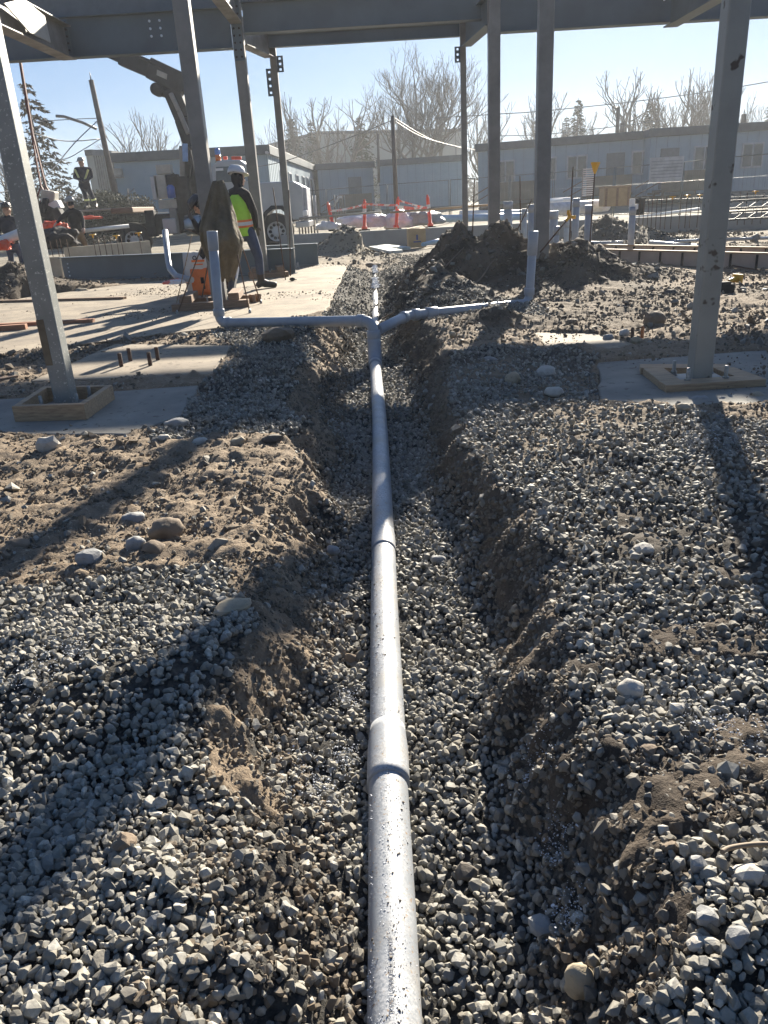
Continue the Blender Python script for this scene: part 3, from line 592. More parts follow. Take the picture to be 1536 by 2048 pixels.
def arc(p0, pc, p1, r, n=7):       # rounded corner
    a = (p0-pc).normalized(); b = (p1-pc).normalized(); return [pc+a*r*(1-t)**2+b*r*t*t for t in [k/n for k in range(n+1)]]
LB = G(440, 650, .03); LB.z = .05; LT = P(424, 462, LB.y)
dirL = (EL-TE).normalized()
pts_ = arc(Vector((TE.x, TE.y, TE.z-1)), TE, LB, .12)+arc(TE, LB, LT, .11)+[LT]
MB().tube(pts_, RP*.98, 24).build('branch_pipe', PVC, pipe)
hub(TE+(LB-TE).normalized()*.10, TE+(LB-TE).normalized()*.17); hub(LB+(TE-LB).normalized()*.09, LB+(TE-LB).normalized()*.15); hub(LB+(LT-LB).normalized()*.08, LB+(LT-LB).normalized()*.15)
hub(LT-(LT-LB).normalized()*.19, LT, RP+.004, 'riser_hub')
K0 = P(756, 660, YT+.14); K1 = G(815, 631, .06); K2 = G(905, 622, .05); K3 = G(1058, 606, -.02); K4 = P(1067, 462, K3.y)
MB().tube([K0, K0.lerp(K1, .5)]+arc(K0, K1, K2, .08)+[K2]+arc(K2, K3, K4, .12)+[K4], RP*.95, 24).build('branch_pipe', PVC, pipe)
d1 = (K2-K1).normalized(); hub(K1-(K1-K0).normalized()*.13, K1-(K1-K0).normalized()*.06); hub(K1+d1*.06, K1+d1*.13); hub(K1+d1*.22, K1+d1*.34, RP+.012)
hub(K3+Vector((0, 0, .09)), K3+Vector((0, 0, .17))); hub(K4-(K4-K3).normalized()*.26, K4, RP+.006, 'riser_hub')
an = rng.normal(-.25, .55, len(yy)); cxp = np.interp(yy, [p.y for p in path], [p.x for p in path]); czp = np.interp(yy, [p.y for p in path], [p.z for p in path])
lump = fbm(yy, an*.3, 5, 3, 88) > -.25; yy, an, cxp, czp = yy[lump], an[lump], cxp[lump], czp[lump]
o = scatter('frost', np.stack([cxp+(RP+.0006)*np.sin(an), yy, czp+(RP+.0006)*np.cos(an)], 1), .0012*np.exp(rng.normal(0, .4, len(yy))), T_F, FROST, flat=.35); tag(o, 'frost crystals on top of the near pipe', kind='stuff')
o = scatter('soil_specks', np.stack([cxp+(RP+.0004)*np.sin(an+.2), yy+.003, czp+(RP+.0004)*np.cos(an+.2)], 1)[::6], .0016*np.exp(rng.normal(0, .5, len(yy)))[::6], T_F, CLODM); tag(o, 'brown soil specks stuck to the near pipe', kind='stuff')
# printed marking on the near end of the pipe (real text bent onto the pipe)
INK = M('black_ink', (.10, .11, .14), rough=.6)
def pipe_text(txt, y0, size, ang, r=RP+.0012):
    cu = bpy.data.curves.new('print', 'FONT'); cu.body = txt; cu.size = size; cu.resolution_u = 2; cu.space_character = 1.12; cu.offset = .0002; to = bpy.data.objects.new('print', cu); COL.objects.link(to)
    dg = bpy.context.evaluated_depsgraph_get(); me = bpy.data.meshes.new_from_object(to.evaluated_get(dg)); bpy.data.objects.remove(to)
    ys = [p.y for p in path]
    for v in me.vertices:
        Y = y0+v.co.x; a = ang-(v.co.y-size*.35)/r; cx = np.interp(Y, ys, [p.x for p in path]); cz = np.interp(Y, ys, [p.z for p in path])
        v.co = (cx+r*math.sin(a), Y, cz+r*math.cos(a))
    me.materials.clear(); me.materials.append(INK); o = bpy.data.objects.new('printed_marking', me); COL.objects.link(o); o.parent = pipe
pipe_text('TYPE 1,GRADE 1  D2M-DF', .955, .0125, -.06)
pipe_text('II  II  III  II', .98, .010, -.85)

# ------------------------------------------------------------------ the larger loose stones, each its own thing
def rockmat(name, c): 
    m, n, b = newmat(name); c2 = tuple(x*.7 for x in c)
    q = mix(n, ramp(n, nz(n, 9, 7, .7), .35, .7), c, c2); q = mix(n, ramp(n, nz(n, 55, 5, .8), .58, .7), q, tuple(x*.5 for x in c)); n.links.new(q, b.inputs['Base Color'])
    b.inputs['Roughness'].default_value = .88; bump(n, b, nz(n, 45, 7, .7), .5, .008); return m
RK = {'tan': rockmat('tan_stone', (.36, .30, .21)), 'grey': rockmat('grey_stone', (.28, .28, .275)), 'brown': rockmat('brown_stone', (.20, .15, .105)), 'pale': rockmat('pale_stone', (.46, .43, .38)), 'dark': rockmat('dark_stone', (.10, .085, .07))}
def terr(x, y): return float(H(np.array([x]), np.array([y]))[0][0])
def rock(px, py, wpx, hpx, kind, label, cat='stone', ang=.45, z=None, sink=.34, rough=.24, name='stone'):
    g = G(px, py, 0); zz = terr(g.x, g.y) if z is None else z; g = G(px, py, zz)
    dep = float(RM[:, 2] @ np.array([g.x, g.y, g.z-CAMH])); w = wpx*dep/FPX/2; h = hpx*dep/FPX/2
    sd = int(px*7+py); r = random.Random(sd); bm = bmesh.new(); bmesh.ops.create_icosphere(bm, subdivisions=3 if ang < .5 else 2, radius=1)
    off = Vector((r.uniform(0, 99), r.uniform(0, 99), 0))
    planes = [(Vector((r.gauss(0, 1), r.gauss(0, 1), r.gauss(0, 1))).normalized(), r.uniform(.62, .86)) for _ in range(9)]
    for v in bm.verts:
        p = v.co.copy()
        if ang > 0:
            for nn, dd in planes:
                e = p.dot(nn)-dd
                if e > 0: p -= nn*e*ang
        p *= 1+rough*mnoise.noise(v.co*1.6+off)+rough*.4*mnoise.noise(v.co*4+off)
        v.co = Vector((p.x*w, p.y*w*r.uniform(.97, 1.03)*.85, p.z*h))
    me = bpy.data.meshes.new(name); bm.to_mesh(me); bm.free(); me.polygons.foreach_set('use_smooth', [ang < .6]*len(me.polygons)); me.materials.append(RK[kind])
    o = bpy.data.objects.new(name, me); COL.objects.link(o); o.location = g+Vector((0, w*.5, h*(1-2*sink))); o.rotation_euler = (r.uniform(-.1, .1), r.uniform(-.15, .15), r.uniform(-.5, .5)); return tag(o, label, cat)
for a in [
 (330, 1075, 78, 52, 'brown', 'largest round brown cobble on the left bank'), (262, 1046, 52, 26, 'grey', 'flat grey stone just left of the largest brown cobble'),
 (268, 1098, 44, 34, 'grey', 'grey cobble in front of the largest brown cobble'), (306, 1108, 52, 34, 'brown', 'rounded cobble touching the grey cobble on the left bank'),
 (178, 1128, 62, 36, 'grey', 'pointed grey stone at the edge of the left gravel', 'stone', .7), (95, 902, 54, 44, 'pale', 'blocky pale stone standing alone in front of the boxed footing', 'stone', .9),
 (35, 1098, 50, 26, 'brown', 'half buried brown stone at the left edge'), (555, 680, 74, 40, 'brown', 'large brown boulder in the gravel under the left branch pipe', 'boulder', .6),
 (325, 880, 28, 14, 'pale', 'small flat stone in front of the shaded footing'), (398, 888, 34, 16, 'pale', 'smooth oval pebble right of the flat stone, below the shaded footing'),
 (475, 890, 36, 22, 'tan', 'tan broken stone left of the dark wedge stone', 'stone', .8), (542, 886, 50, 26, 'dark', 'dark wedge stone at the crest of the left bank', 'stone', .8),
 (350, 852, 46, 20, 'grey', 'low grey stone on the front edge of the shaded footing'), (690, 902, 28, 18, 'tan', 'tan pebble on the trench floor left of the blue pipe section'),
 (905, 1025, 28, 22, 'tan', 'tan round pebble against the right trench wall'), (665, 1105, 30, 18, 'grey', 'brownish pebble on the trench floor near the narrow shadow'),
 (650, 1338, 34, 26, 'brown', 'round brown cobble left of the pipe in the trench shadow'), (701, 1325, 28, 24, 'brown', 'small round cobble touching the shaded gravel beside the pipe'),
 (877, 1126, 36, 20, 'grey', 'grey pebble on the floor right of the pipe'), (1265, 1392, 60, 38, 'pale', 'smooth pale domed cobble on the right bank'),
 (1357, 1428, 36, 36, 'pale', 'sharp white stone right of the domed cobble', 'stone', .9), (1160, 1990, 62, 90, 'tan', 'big smooth cobble at the bottom of the right trench wall'),
 (1290, 1106, 48, 24, 'pale', 'flat pale stone in the right gravel field', 'stone', .6), (1028, 766, 36, 34, 'tan', 'round tan boulder on the shaded gravel right of the trench', 'boulder'),
 (1095, 752, 42, 30, 'pale', 'cracked pale rock behind the long flat stone', 'rock', .8), (1111, 790, 46, 22, 'pale', 'long flat pale stone right of the round tan boulder'),
 (982, 722, 28, 12, 'grey', 'thin grey stone half sunk in the shaded gravel'), (1404, 806, 40, 22, 'grey', 'oval grey cobble in front of the flat timber frame'),
 (1372, 820, 32, 18, 'tan', 'small tan stone left of the oval cobble by the timber frame'), (1446, 806, 26, 16, 'grey', 'grey pebble right of the oval cobble by the timber frame'),
 (1518, 800, 30, 24, 'tan', 'tan cobble at the right edge beside the grey footing'), (1310, 648, 50, 40, 'brown', 'triangular brown rock standing on the right soil', 'rock', .8),
 (1344, 590, 36, 18, 'dark', 'dark broken clod beyond the triangular rock', 'clod', .8), (1193, 668, 30, 24, 'tan', 'tan cobble beside the uncovered footing corner'),
 (1217, 684, 24, 24, 'grey', 'round grey cobble nearest the uncovered footing corner'), (1250, 672, 26, 20, 'pale', 'pale cobble against the bare rusty stud'),
 (1275, 684, 26, 16, 'tan', 'low tan stone in front of the orange capped stud'), (1266, 722, 30, 16, 'brown', 'brown stone on the rear edge of the right grey footing'),
 (1118, 667, 14, 12, 'pale', 'small white cobble on the rear edge of the uncovered footing'), (1145, 650, 26, 18, 'brown', 'brown cobble behind the small white cobble'),
 (1366, 674, 14, 12, 'dark', 'small dark clod left of the stained column'), (745, 540, 42, 22, 'brown', 'flat brown boulder capping the far end of the trench', 'boulder'),
 (203, 668, 28, 16, 'tan', 'lone tan stone on the slab behind the studs'), (163, 586, 30, 14, 'tan', 'pale boulder half sunk behind the slab'),
 (1118, 528, 20, 30, 'tan', 'upright tan boulder behind the soil heap', 'boulder'), (1105, 541, 22, 16, 'grey', 'grey boulder leaning by the column in the soil heap', 'boulder'),
 (905, 672, 14, 14, 'tan', 'tan pebble on the right trench shoulder'), (880, 705, 16, 8, 'pale', 'thin pale pebble below the tan pebble on the shoulder'),
 (245, 1700, 58, 40, 'brown', 'angular brown stone in the near left gravel', 'stone', .9), (305, 1860, 46, 34, 'grey', 'large grey stone in the near left gravel', 'stone', .8),
 (430, 1580, 46, 32, 'grey', 'large pale grey stone at the edge of the left gravel bank', 'stone', .8), (935, 1758, 54, 30, 'dark', 'dark flat stone right of the near pipe end', 'stone', .8),
 (460, 1225, 80, 22, 'tan', 'flat tan slab of stone in the left gravel', 'stone', .6), (1300, 1510, 44, 22, 'brown', 'brown stone on the crumbling right bank', 'stone', .7),
 (1400, 1745, 44, 50, 'grey', 'tilted grey stone on the near right bank', 'stone', .9), (1500, 1770, 70, 50, 'pale', 'largest pale angular stone at the right edge', 'stone', .9),
 (1420, 1850, 60, 34, 'grey', 'greenish grey angular stone on the near right bank', 'stone', .9), (1480, 1890, 50, 44, 'grey', 'grey block in front of the largest pale stone', 'stone', .9),
 (1345, 1705, 36, 30, 'brown', 'orange brown stone at the top of the near right bank', 'stone', .8), (1395, 1900, 40, 28, 'pale', 'pale chip on the near right bank', 'stone', .9), (1085, 1870, 60, 34, 'grey', 'rough grey stone at the foot of the near right wall', 'stone', .8),
 (1095, 1530, 40, 60, 'brown', 'brown cobble stuck in the right trench wall', 'stone'), (1010, 1845, 36, 26, 'tan', 'tan angular stone on the floor right of the near pipe', 'stone', .9)]:
    rock(*a)
# ------------------------------------------------------------------ people
SKIN = M('skin', (.50, .30, .21), (.42, .25, .17), rough=.6, scale=20)
def cloth(name, c, b=.25): return M(name, c, tuple(x*.7 for x in c), rough=.9, scale=9, bmp=b, bscale=24, bdist=.02)
NAVY = cloth('navy_cloth', (.02, .026, .045)); BLACKC = cloth('black_cloth', (.018, .018, .022)); JEAN = cloth('denim', (.05, .075, .14))
BROWNP = cloth('brown_duck_cloth', (.20, .13, .07)); BOOT = M('boot_leather', (.035, .03, .028), rough=.55, scale=12); OLIVE = M('olive_brown_canvas', (.17, .135, .085), (.10, .08, .05), rough=.95, scale=3, bmp=.9, bscale=5, bdist=.10)
HIVIS = M('lime_vest_fabric', (.42, .75, .06), (.36, .66, .05), rough=.7, scale=9, bmp=.2, bscale=25, bdist=.02); ORSTR = M('orange_vest_stripe', (.9, .22, .04), rough=.6); SILV = M('reflective_tape', (.62, .62, .60), (.5, .5, .5), rough=.35)
HATW = M('white_hard_hat', (.62, .63, .64), (.52, .53, .55), rough=.35); HATB = M('black_hard_hat', (.03, .03, .035), rough=.4); HATG = M('grey_hard_hat', (.33, .33, .32), (.24, .24, .23), rough=.4)
GLOVE = M('work_glove', (.10, .09, .08), rough=.9)
def taper(b, p, q, r0, r1, n=10):
    p = Vector(p); q = Vector(q); d = q-p; L = d.length
    if L < 1e-5: return
    b.tube([p-d.normalized()*r0*.5, p, p.lerp(q, .5), q, q+d.normalized()*r1*.5], [r0*.75, r0, (r0+r1)/2*1.03, r1, r1*.75], n)
def person(label, J, face, mats, group=None, S=1.0, hat=None, vest=False, voxel=.014, tape=None, hood=False):
    """J: joints head, neck, chest, hips, shoulders, elbows, hands, knees, ankles, toes (world). face: unit vector the face looks along"""
    o0 = J['hips'].copy(); root = thing('person', label, 'person', (J['base'].x, J['base'].y, J['base'].z)); B0 = Vector(root.location)
    J = {k: (v-B0) for k, v in J.items()}; b = MB(); f = Vector(face).normalized()
    up = (J['head']-J['neck']).normalized(); side = f.cross(up).normalized(); f = up.cross(side).normalized()
    rm = Matrix((side, f, up)).transposed(); hd = J['head']
    b.ell(hd, (.074*S, .094*S, .112*S), rm); b.ell(hd+rm @ Vector((0, .03, -.055))*S, (.052*S, .06*S, .06*S), rm)       # skull, jaw
    b.ell(hd+rm @ Vector((0, .098, -.012))*S, (.014*S, .022*S, .026*S), rm)                                      # nose
    b.ell(hd+rm @ Vector((0, .088, -.058))*S, (.024*S, .014*S, .010*S), rm); b.ell(hd+rm @ Vector((0, .082, .018))*S, (.05*S, .015*S, .012*S), rm)   # lips, brow
    for s in (-1, 1): b.ell(hd+rm @ Vector((s*.075, -.005, -.012))*S, (.012*S, .02*S, .032*S), rm)                     # ears
    taper(b, J['neck']-up*.03*S, hd-up*.05*S, .058*S, .052*S)
    sh = J['shR']-J['shL']; sx = sh.normalized(); ch = (J['shR']+J['shL'])/2; hp = J['hips']; tdir = (ch-hp).normalized(); fw = tdir.cross(sx).normalized()
    if fw.dot(f) < 0: fw = -fw
    rt = Matrix((sx, fw, tdir)).transposed(); Lt = (ch-hp).length
    b.ell(hp.lerp(ch, .72), (sh.length*.50, .125*S, Lt*.36), rt); b.ell(hp.lerp(ch, .36), (sh.length*.43, .118*S, Lt*.34), rt); b.ell(hp.lerp(ch, .02), (sh.length*.45, .128*S, .15*S), rt)
    for s, a in (('L', -1), ('R', 1)):
        taper(b, J['neck']+Vector((0, 0, -.04*S)), J['sh'+s], .065*S, .072*S); taper(b, J['sh'+s], J['el'+s], .066*S, .05*S); taper(b, J['el'+s], J['ha'+s], .05*S, .036*S)
        d = (J['ha'+s]-J['el'+s]).normalized(); w = d.cross(Vector((0, 0, 1)) if abs(d.z) < .8 else fw).normalized(); hc = J['ha'+s]+d*.05*S; pn = d.cross(w)
        b.ell(hc, (.042*S, .055*S, .02*S), Matrix((w, d, pn)).transposed())
        for k in range(4):
            r0 = hc+w*(k-1.5)*.021*S+d*.045*S; L = (.060, .072, .068, .052)[k]*S; m = r0+d*L*.55+pn*.008*S; taper(b, r0, m, .0098*S, .009*S, 6); taper(b, m, m+(d*.6+pn*.8).normalized()*L*.5, .009*S, .008*S, 6)
        t0 = hc+w*.038*S-d*.02*S; taper(b, t0, t0+(w*.7+d*.7)*.03*S, .012*S, .011*S, 6); taper(b, t0+(w*.7+d*.7)*.03*S, t0+(w*.35+d)*.055*S, .011*S, .009*S, 6)
        h0 = hp+sx*a*.085*S; taper(b, h0, J['kn'+s], .088*S, .064*S); taper(b, J['kn'+s], J['an'+s], .062*S, .05*S)
        toe = J['to'+s]; ank = J['an'+s]; heel = ank-(toe-ank)*.28; heel.z = toe.z
        taper(b, ank, ank.lerp(toe, .35), .055*S, .052*S); taper(b, ank.lerp(toe, .2)+Vector((0, 0, -.01)), toe, .052*S, .04*S); taper(b, ank, heel+Vector((0, 0, .01)), .05*S, .042*S)
    tmp = b.build('person_body', [SKIN]); rmod = tmp.modifiers.new('r', 'REMESH'); rmod.mode = 'VOXEL'; rmod.voxel_size = voxel; rmod.use_smooth_shade = True
    sm = tmp.modifiers.new('s', 'SMOOTH'); sm.factor = .5; sm.iterations = 2
    dg = bpy.context.evaluated_depsgraph_get(); me = bpy.data.meshes.new_from_object(tmp.evaluated_get(dg)); bpy.data.objects.remove(tmp)
    me.materials.clear(); [me.materials.append(m) for m in (SKIN, mats[0], mats[1], mats[2], mats[3])]
    segs = [(0, J['neck']+up*.03*S, hd+up*.05*S), (1, hp+tdir*.08*S, ch), (2, hp-tdir*.10*S, hp)]
    for s in 'LR':
        d = (J['ha'+s]-J['el'+s]).normalized()
        segs += [(1, J['neck'], J['sh'+s]), (1, J['sh'+s], J['el'+s]), (1, J['el'+s], J['ha'+s]-d*.0), (4, J['ha'+s]+d*.035*S, J['ha'+s]+d*.16*S), (2, hp, J['kn'+s]), (2, J['kn'+s], J['an'+s]+(J['kn'+s]-J['an'+s])*.42), (3, J['an'+s]+(J['kn'+s]-J['an'+s])*.28, J['an'+s]), (3, J['an'+s], J['to'+s])]
    A = np.array([list(s[1]) for s in segs]); D = np.array([list(s[2]-s[1]) for s in segs]); LL = (D**2).sum(1)+1e-9; mi = np.array([s[0] for s in segs])
    mi_l = []
    for p in me.polygons:
        c = np.array(p.center); t = np.clip(((c-A)*D).sum(1)/LL, 0, 1); dd = ((A+D*t[:, None]-c)**2).sum(1); m_ = mi[int(dd.argmin())]
        if m_ == 0 and hood:
            q = rm.transposed() @ (Vector(c)-hd)
            if q.y < .045*S or q.z < -.085*S: m_ = 1
        elif m_ == 0:
            q = rm.transposed() @ (Vector(c)-hd)
            if q.y < -.01*S and q.z > -.04*S: m_ = 3
        mi_l.append(int(m_))
    me.polygons.foreach_set('material_index', mi_l); me.polygons.foreach_set('use_smooth', [True]*len(me.polygons))
    bo = bpy.data.objects.new('person_body', me); COL.objects.link(bo); bo.parent = root
    ey = MB()
    for s in (-1, 1): ey.ell(hd+rm @ Vector((s*.031, .086, .002))*S, (.012*S, .008*S, .008*S), rm)
    ey.build('eyes', BLACKC, root)
    if hat is not None:
        h = MB(); fr = hd+up*.045*S-f*.01*S
        prof = [(.108, -.008), (.112, .0), (.110, .02), (.102, .05), (.085, .078), (.05, .096), (0, .102)]
        vs = []; fs = []; n = 22
        for (r, z) in prof:
            for k in range(n): a = 2*math.pi*k/n; vs.append(fr+rm @ (Vector((r*math.cos(a)*.92, r*math.sin(a)*1.12, z+.02))*S))
        for i in range(len(prof)-1):
            for k in range(n): k2 = (k+1) % n; fs.append((i*n+k, i*n+k2, (i+1)*n+k2, (i+1)*n+k))
        h.add(vs, fs, 0, True)
        h.ell(fr+rm @ Vector((0, .045, .012))*S, (.118*S, .135*S, .010*S), rm)
        h.ell(fr+rm @ Vector((0, 0, .11))*S, (.018*S, .10*S, .018*S), rm)
        hh = h.build('hard_hat', hat, root)
    if vest:
        v = MB(); n = 20; rings = []
        for t, kx, ky in ((-.12, .50, .155), (.1, .49, .152), (.35, .495, .15), (.6, .53, .155), (.8, .52, .15), (.95, .40, .125), (1.04, .22, .095)):
            c = hp.lerp(ch, t); rings.append([c+sx*math.cos(2*math.pi*k/n)*sh.length*kx+fw*math.sin(2*math.pi*k/n)*ky*S for k in range(n)])
        vs = [p for r in rings for p in r]; fs = []; ms = []
        for i in range(len(rings)-1):
            for k in range(n): k2 = (k+1) % n; fs.append((i*n+k, i*n+k2, (i+1)*n+k2, (i+1)*n+k))
        v.add(vs, fs, 0, True); vo = v.build('safety_vest', HIVIS, root)
        def band(t0, t1, mt, nm, off):
            q = MB(); r2 = []
            for t in (t0, t1):
                c = hp.lerp(ch, t); r2.append([c+sx*math.cos(2*math.pi*k/n)*(sh.length*.505+off)+fw*math.sin(2*math.pi*k/n)*(.157*S+off) for k in range(n)])
            q.add(r2[0]+r2[1], [(k, (k+1) % n, n+(k+1) % n, n+k) for k in range(n)], 0, True); q.build(nm, mt, vo)
        band(.12, .34, ORSTR, 'orange_stripe', .004); band(.18, .28, SILV, 'reflective_band', .007)
    if tape is not None:
        for (p, q, r) in tape(J, S): MB().tube([p, q], r, 14, cap=False).build('reflective_band', M('yellow_tape', (.62, .66, .30), rough=.5) if r < .2 else SILV, root)
    return root
def joints(spec, Y):
    d = {}
    for k, v in spec.items():
        d[k] = P(v[0], v[1], Y+(v[2] if len(v) > 2 else 0))
    return d
YW = 12.6
# worker in the lime vest, standing with feet apart
gR = G(524, 577, .0); gL = G(464, 597, .0); tR = G(568, 573, 0); tL = G(468, 603, 0)
J = joints(dict(head=(474, 352), neck=(476, 375), chest=(478, 400), hips=(487, 462), shL=(457, 392, .03), shR=(492, 391, -.08), elL=(446, 428, .1), haL=(454, 462, .25), elR=(508, 425, -.05), haR=(512, 452, .1)), YW)
J['head'] = P(475, 357, YW+.03)
J['knR'] = (J['hips']+gR)/2+Vector((.10, -.05, .05)); J['knL'] = (J['hips']+gL)/2+Vector((-.02, -.03, .05)); J['anR'] = gR+Vector((0, 0, .09)); J['anL'] = gL+Vector((0, 0, .09))
J['toR'] = gR+(tR-gR).normalized()*.22+Vector((0, 0, .04)); J['toL'] = gL+Vector((-.06, .2, .04)); J['base'] = G(495, 585, 0)
p1 = person('standing worker in lime vest, white hard hat, dark hoodie and jeans', J, (.75, .62, -.25), (BLACKC, JEAN, BOOT, GLOVE), hat=HATW, vest=True, hood=True, voxel=.011, S=1.13)
# bending worker in black behind the draped tripod
J = joints(dict(head=(399, 412), neck=(414, 424), chest=(428, 440), hips=(452, 500), shL=(412, 436, -.12), shR=(436, 430, .15), elL=(398, 462, -.2), haL=(386, 440, -.25), elR=(410, 468, .1), haR=(388, 462, .1)), 12.3)
q1 = G(432, 588, 0); q2 = G(462, 580, 0); J['knL'] = P(404, 505, 12.1); J['knR'] = P(424, 515, 12.5); J['anL'] = q1+Vector((0, 0, .09)); J['anR'] = q2+Vector((0, 0, .09)); J['toL'] = q1+Vector((-.2, 0, .04)); J['toR'] = q2+Vector((-.2, 0, .04)); J['base'] = q1
person('crouching worker in black with black hard hat, half hidden by the draped tripod', J, (-.8, -.25, -.5), (BLACKC, BLACKC, BOOT, GLOVE), hat=HATB, hood=True)
# worker standing on the flatbed
YT_ = 26.0; J = joints(dict(head=(162.5, 326), neck=(165, 335), chest=(166, 345), hips=(169, 371), shL=(152, 339), shR=(180, 339), elL=(149, 355), haL=(164, 360, -.25), elR=(184, 354), haR=(171, 361, -.25), knL=(172, 394, -.05), knR=(185, 394, -.05), anL=(176, 411), anR=(192, 410)), YT_)
J['toL'] = J['anL']+Vector((-.03, -.2, -.06)); J['toR'] = J['anR']+Vector((.05, -.2, -.06)); J['base'] = P(182, 416, YT_)
def tp3(J, S):
    out = []
    for s in 'LR':
        a = J['kn'+s].lerp(J['an'+s], .22); b = J['kn'+s].lerp(J['an'+s], .42); out.append((a, b, .078))
        out.append((J['sh'+s].lerp(J['hips'], .05)+Vector((0, -.13, .02)), J['sh'+s].lerp(J['hips'], .62)+Vector((0, -.14, 0)), .03))
    return out
person('worker in navy coveralls with yellow tape, standing on the truck bed', J, (-.3, -.9, -.1), (NAVY, NAVY, BOOT, GLOVE), hat=HATG, tape=tp3, voxel=.016)
# worker reaching toward the hoisted load
J = joints(dict(head=(141, 408), neck=(144, 418), chest=(147, 430), hips=(153, 467), shL=(134, 427), shR=(160, 428), elL=(122, 436, -.1), haL=(114, 445, -.2), elR=(166, 443, -.05), haR=(167, 456, -.2), knL=(148, 491), knR=(170, 488)), 20)
qa = P(148, 518, 20); qb = P(178, 512, 20.2); J['anL'] = qa; J['anR'] = qb; J['toL'] = qa+Vector((-.2, 0, -.05)); J['toR'] = qb+Vector((-.15, 0, -.05)); J['base'] = qa
person('worker in grey hard hat and brown trousers seen from behind, reaching left', J, (-.75, .6, 0), (BLACKC, BROWNP, BOOT, SKIN), hat=HATG, voxel=.015, hood=False)
# worker at the left edge holding papers
J = joints(dict(head=(13, 420), neck=(16, 433), chest=(18, 448), hips=(26, 492), shL=(-1, 443), shR=(34, 442), elL=(-4, 468), haL=(10, 484, -.25), elR=(38, 464), haR=(30, 478, -.25), knL=(22, 515), knR=(42, 512)), 17.5)
qa = P(24, 545, 17.5); qb = P(48, 540, 17.6); J['anL'] = qa; J['anR'] = qb; J['toL'] = qa+Vector((-.05, -.2, -.05)); J['toR'] = qb+Vector((.05, -.2, -.05)); J['base'] = qa
person('worker in navy at the left edge, looking down at papers', J, (.2, -.85, -.45), (NAVY, JEAN, BOOT, SKIN), hat=HATB, voxel=.015)
PAPER = M('paper', (.75, .75, .73), (.68, .68, .67), rough=.8)
m = MB(); a = P(0, 483, 17.2); b_ = P(43, 466, 17.2); m.tube([a, b_], .10, 18, cap=False); m.tube([a, b_], .06, 14, cap=False); o = m.build('paper_drawings', PAPER); tag(o, 'roll of white drawings held at the left edge', 'drawings')

# ------------------------------------------------------------------ the tripod with a coat over it
YP = 10.25; top = P(441, 366, YP); tri = thing('survey_tripod', 'thin legged tripod standing in front of the worker in the vest', 'tripod', (top.x, top.y, 0)); B0 = Vector(tri.location)
m = MB(); m.lathe(top-B0-Vector((0, 0, .12)), [(0, 0), (.09, 0), (.09, .03), (.05, .05), (.05, .10), (0, .10)], 16); m.build('tripod_head', STEEL, tri)
TLEG = M('worn_leg_metal', (.16, .10, .07), (.10, .07, .05), rough=.5, metal=.3)
for fx, fy in ((355, 628), (500, 626), (522, 607), (402, 606)):
    g_ = G(fx, fy, 0)-B0; t_ = top-B0-Vector((0, 0, .1)); leg = MB().tube([t_+Vector((.02 if fx > 450 else -.02, .05, 0)), g_], .0085, 8).build('leg', TLEG, tri)
    MB().lathe(g_, [(.018, 0), (.018, .02), (.008, .05), (0, .05)], 8).build('foot', BOLT, leg)
def coat():
    # outline rows (left px, right px, y px) of the hanging coat, built as a folded closed shell
    rows = [(429, 450, 362), (427, 452, 366), (421, 459, 385), (415, 466, 408), (408, 474, 432), (405, 481, 455), (407, 489, 476), (410, 492, 486), (416, 489, 503), (428, 484, 520), (441, 477, 540), (449, 472, 556)]
    vs = []; fs = []; n = 64; r = random.Random(4)
    for j, (a, b, y) in enumerate(rows):
        A = P(a, y, YP); B = P(b, y, YP); c = (A+B)/2-Vector((0, .12+.10*(j > 4), 0)); hw = (B-A).length/2; dp = min(.22, hw*.8)+.01
        for k in range(n):
            an = 2*math.pi*k/n; fold = 1+.42*(abs(math.sin(an*4.5+j*.22))-.5)*min(1, j/3)+.10*math.sin(an*3+j*.8)
            p = c+Vector((math.cos(an)*hw*(1+.03*math.sin(an*7)), math.sin(an)*dp*fold, .03*math.sin(an*5+j)*(j > 6)))-B0; vs.append(p)
    for j in range(len(rows)-1):
        for k in range(n): k2 = (k+1) % n; fs.append((j*n+k, (j+1)*n+k, (j+1)*n+k2, j*n+k2))
    m = MB(); m.add(vs, fs, 0, True); m.f.append(tuple(range(n))); m.m.append(0); m.sm.append(False)
    o = m.build('draped_coat', OLIVE); o.location = B0;     return tag(o, 'olive brown canvas coat draped over the tripod', 'coat')
coat()
# bag of mix beside the tripod
bg_ = thing('cement_bag', 'orange and white paper bag standing behind the left riser pipe', 'bag', G(402, 590, 0), R_(-8)); ORB = M('orange_bag_paper', (.75, .20, .05), (.62, .15, .04), rough=.6, bmp=.4, bscale=8, bdist=.02); WHB = M('white_bag_paper', (.62, .60, .56), (.5, .48, .45), rough=.6, bmp=.4, bscale=8, bdist=.02)
m = MB(); sub_ = bmesh.new(); bmesh.ops.create_cube(sub_, size=1); bmesh.ops.subdivide_edges(sub_, edges=sub_.edges, cuts=7, use_grid_fill=True)
for v in sub_.verts:
    x, y, z = v.co; k = 1-.25*abs(z*2)**3; v.co = (x*.36*(1-.06*abs(z)), y*.17*k+.02*mnoise.noise(Vector((x*4, y*4, z*4))), (z+.5)*.62+.02*mnoise.noise(Vector((x*5+3, z*5, 0))))
me = bpy.data.meshes.new('bag_body'); sub_.to_mesh(me); sub_.free(); me.materials.append(ORB); me.materials.append(WHB)
for p in me.polygons: p.material_index = 1 if (p.center.z > .42 or p.center.x < -.10) else 0; p.use_smooth = True
o = bpy.data.objects.new('bag_body', me); COL.objects.link(o); o.parent = bg_
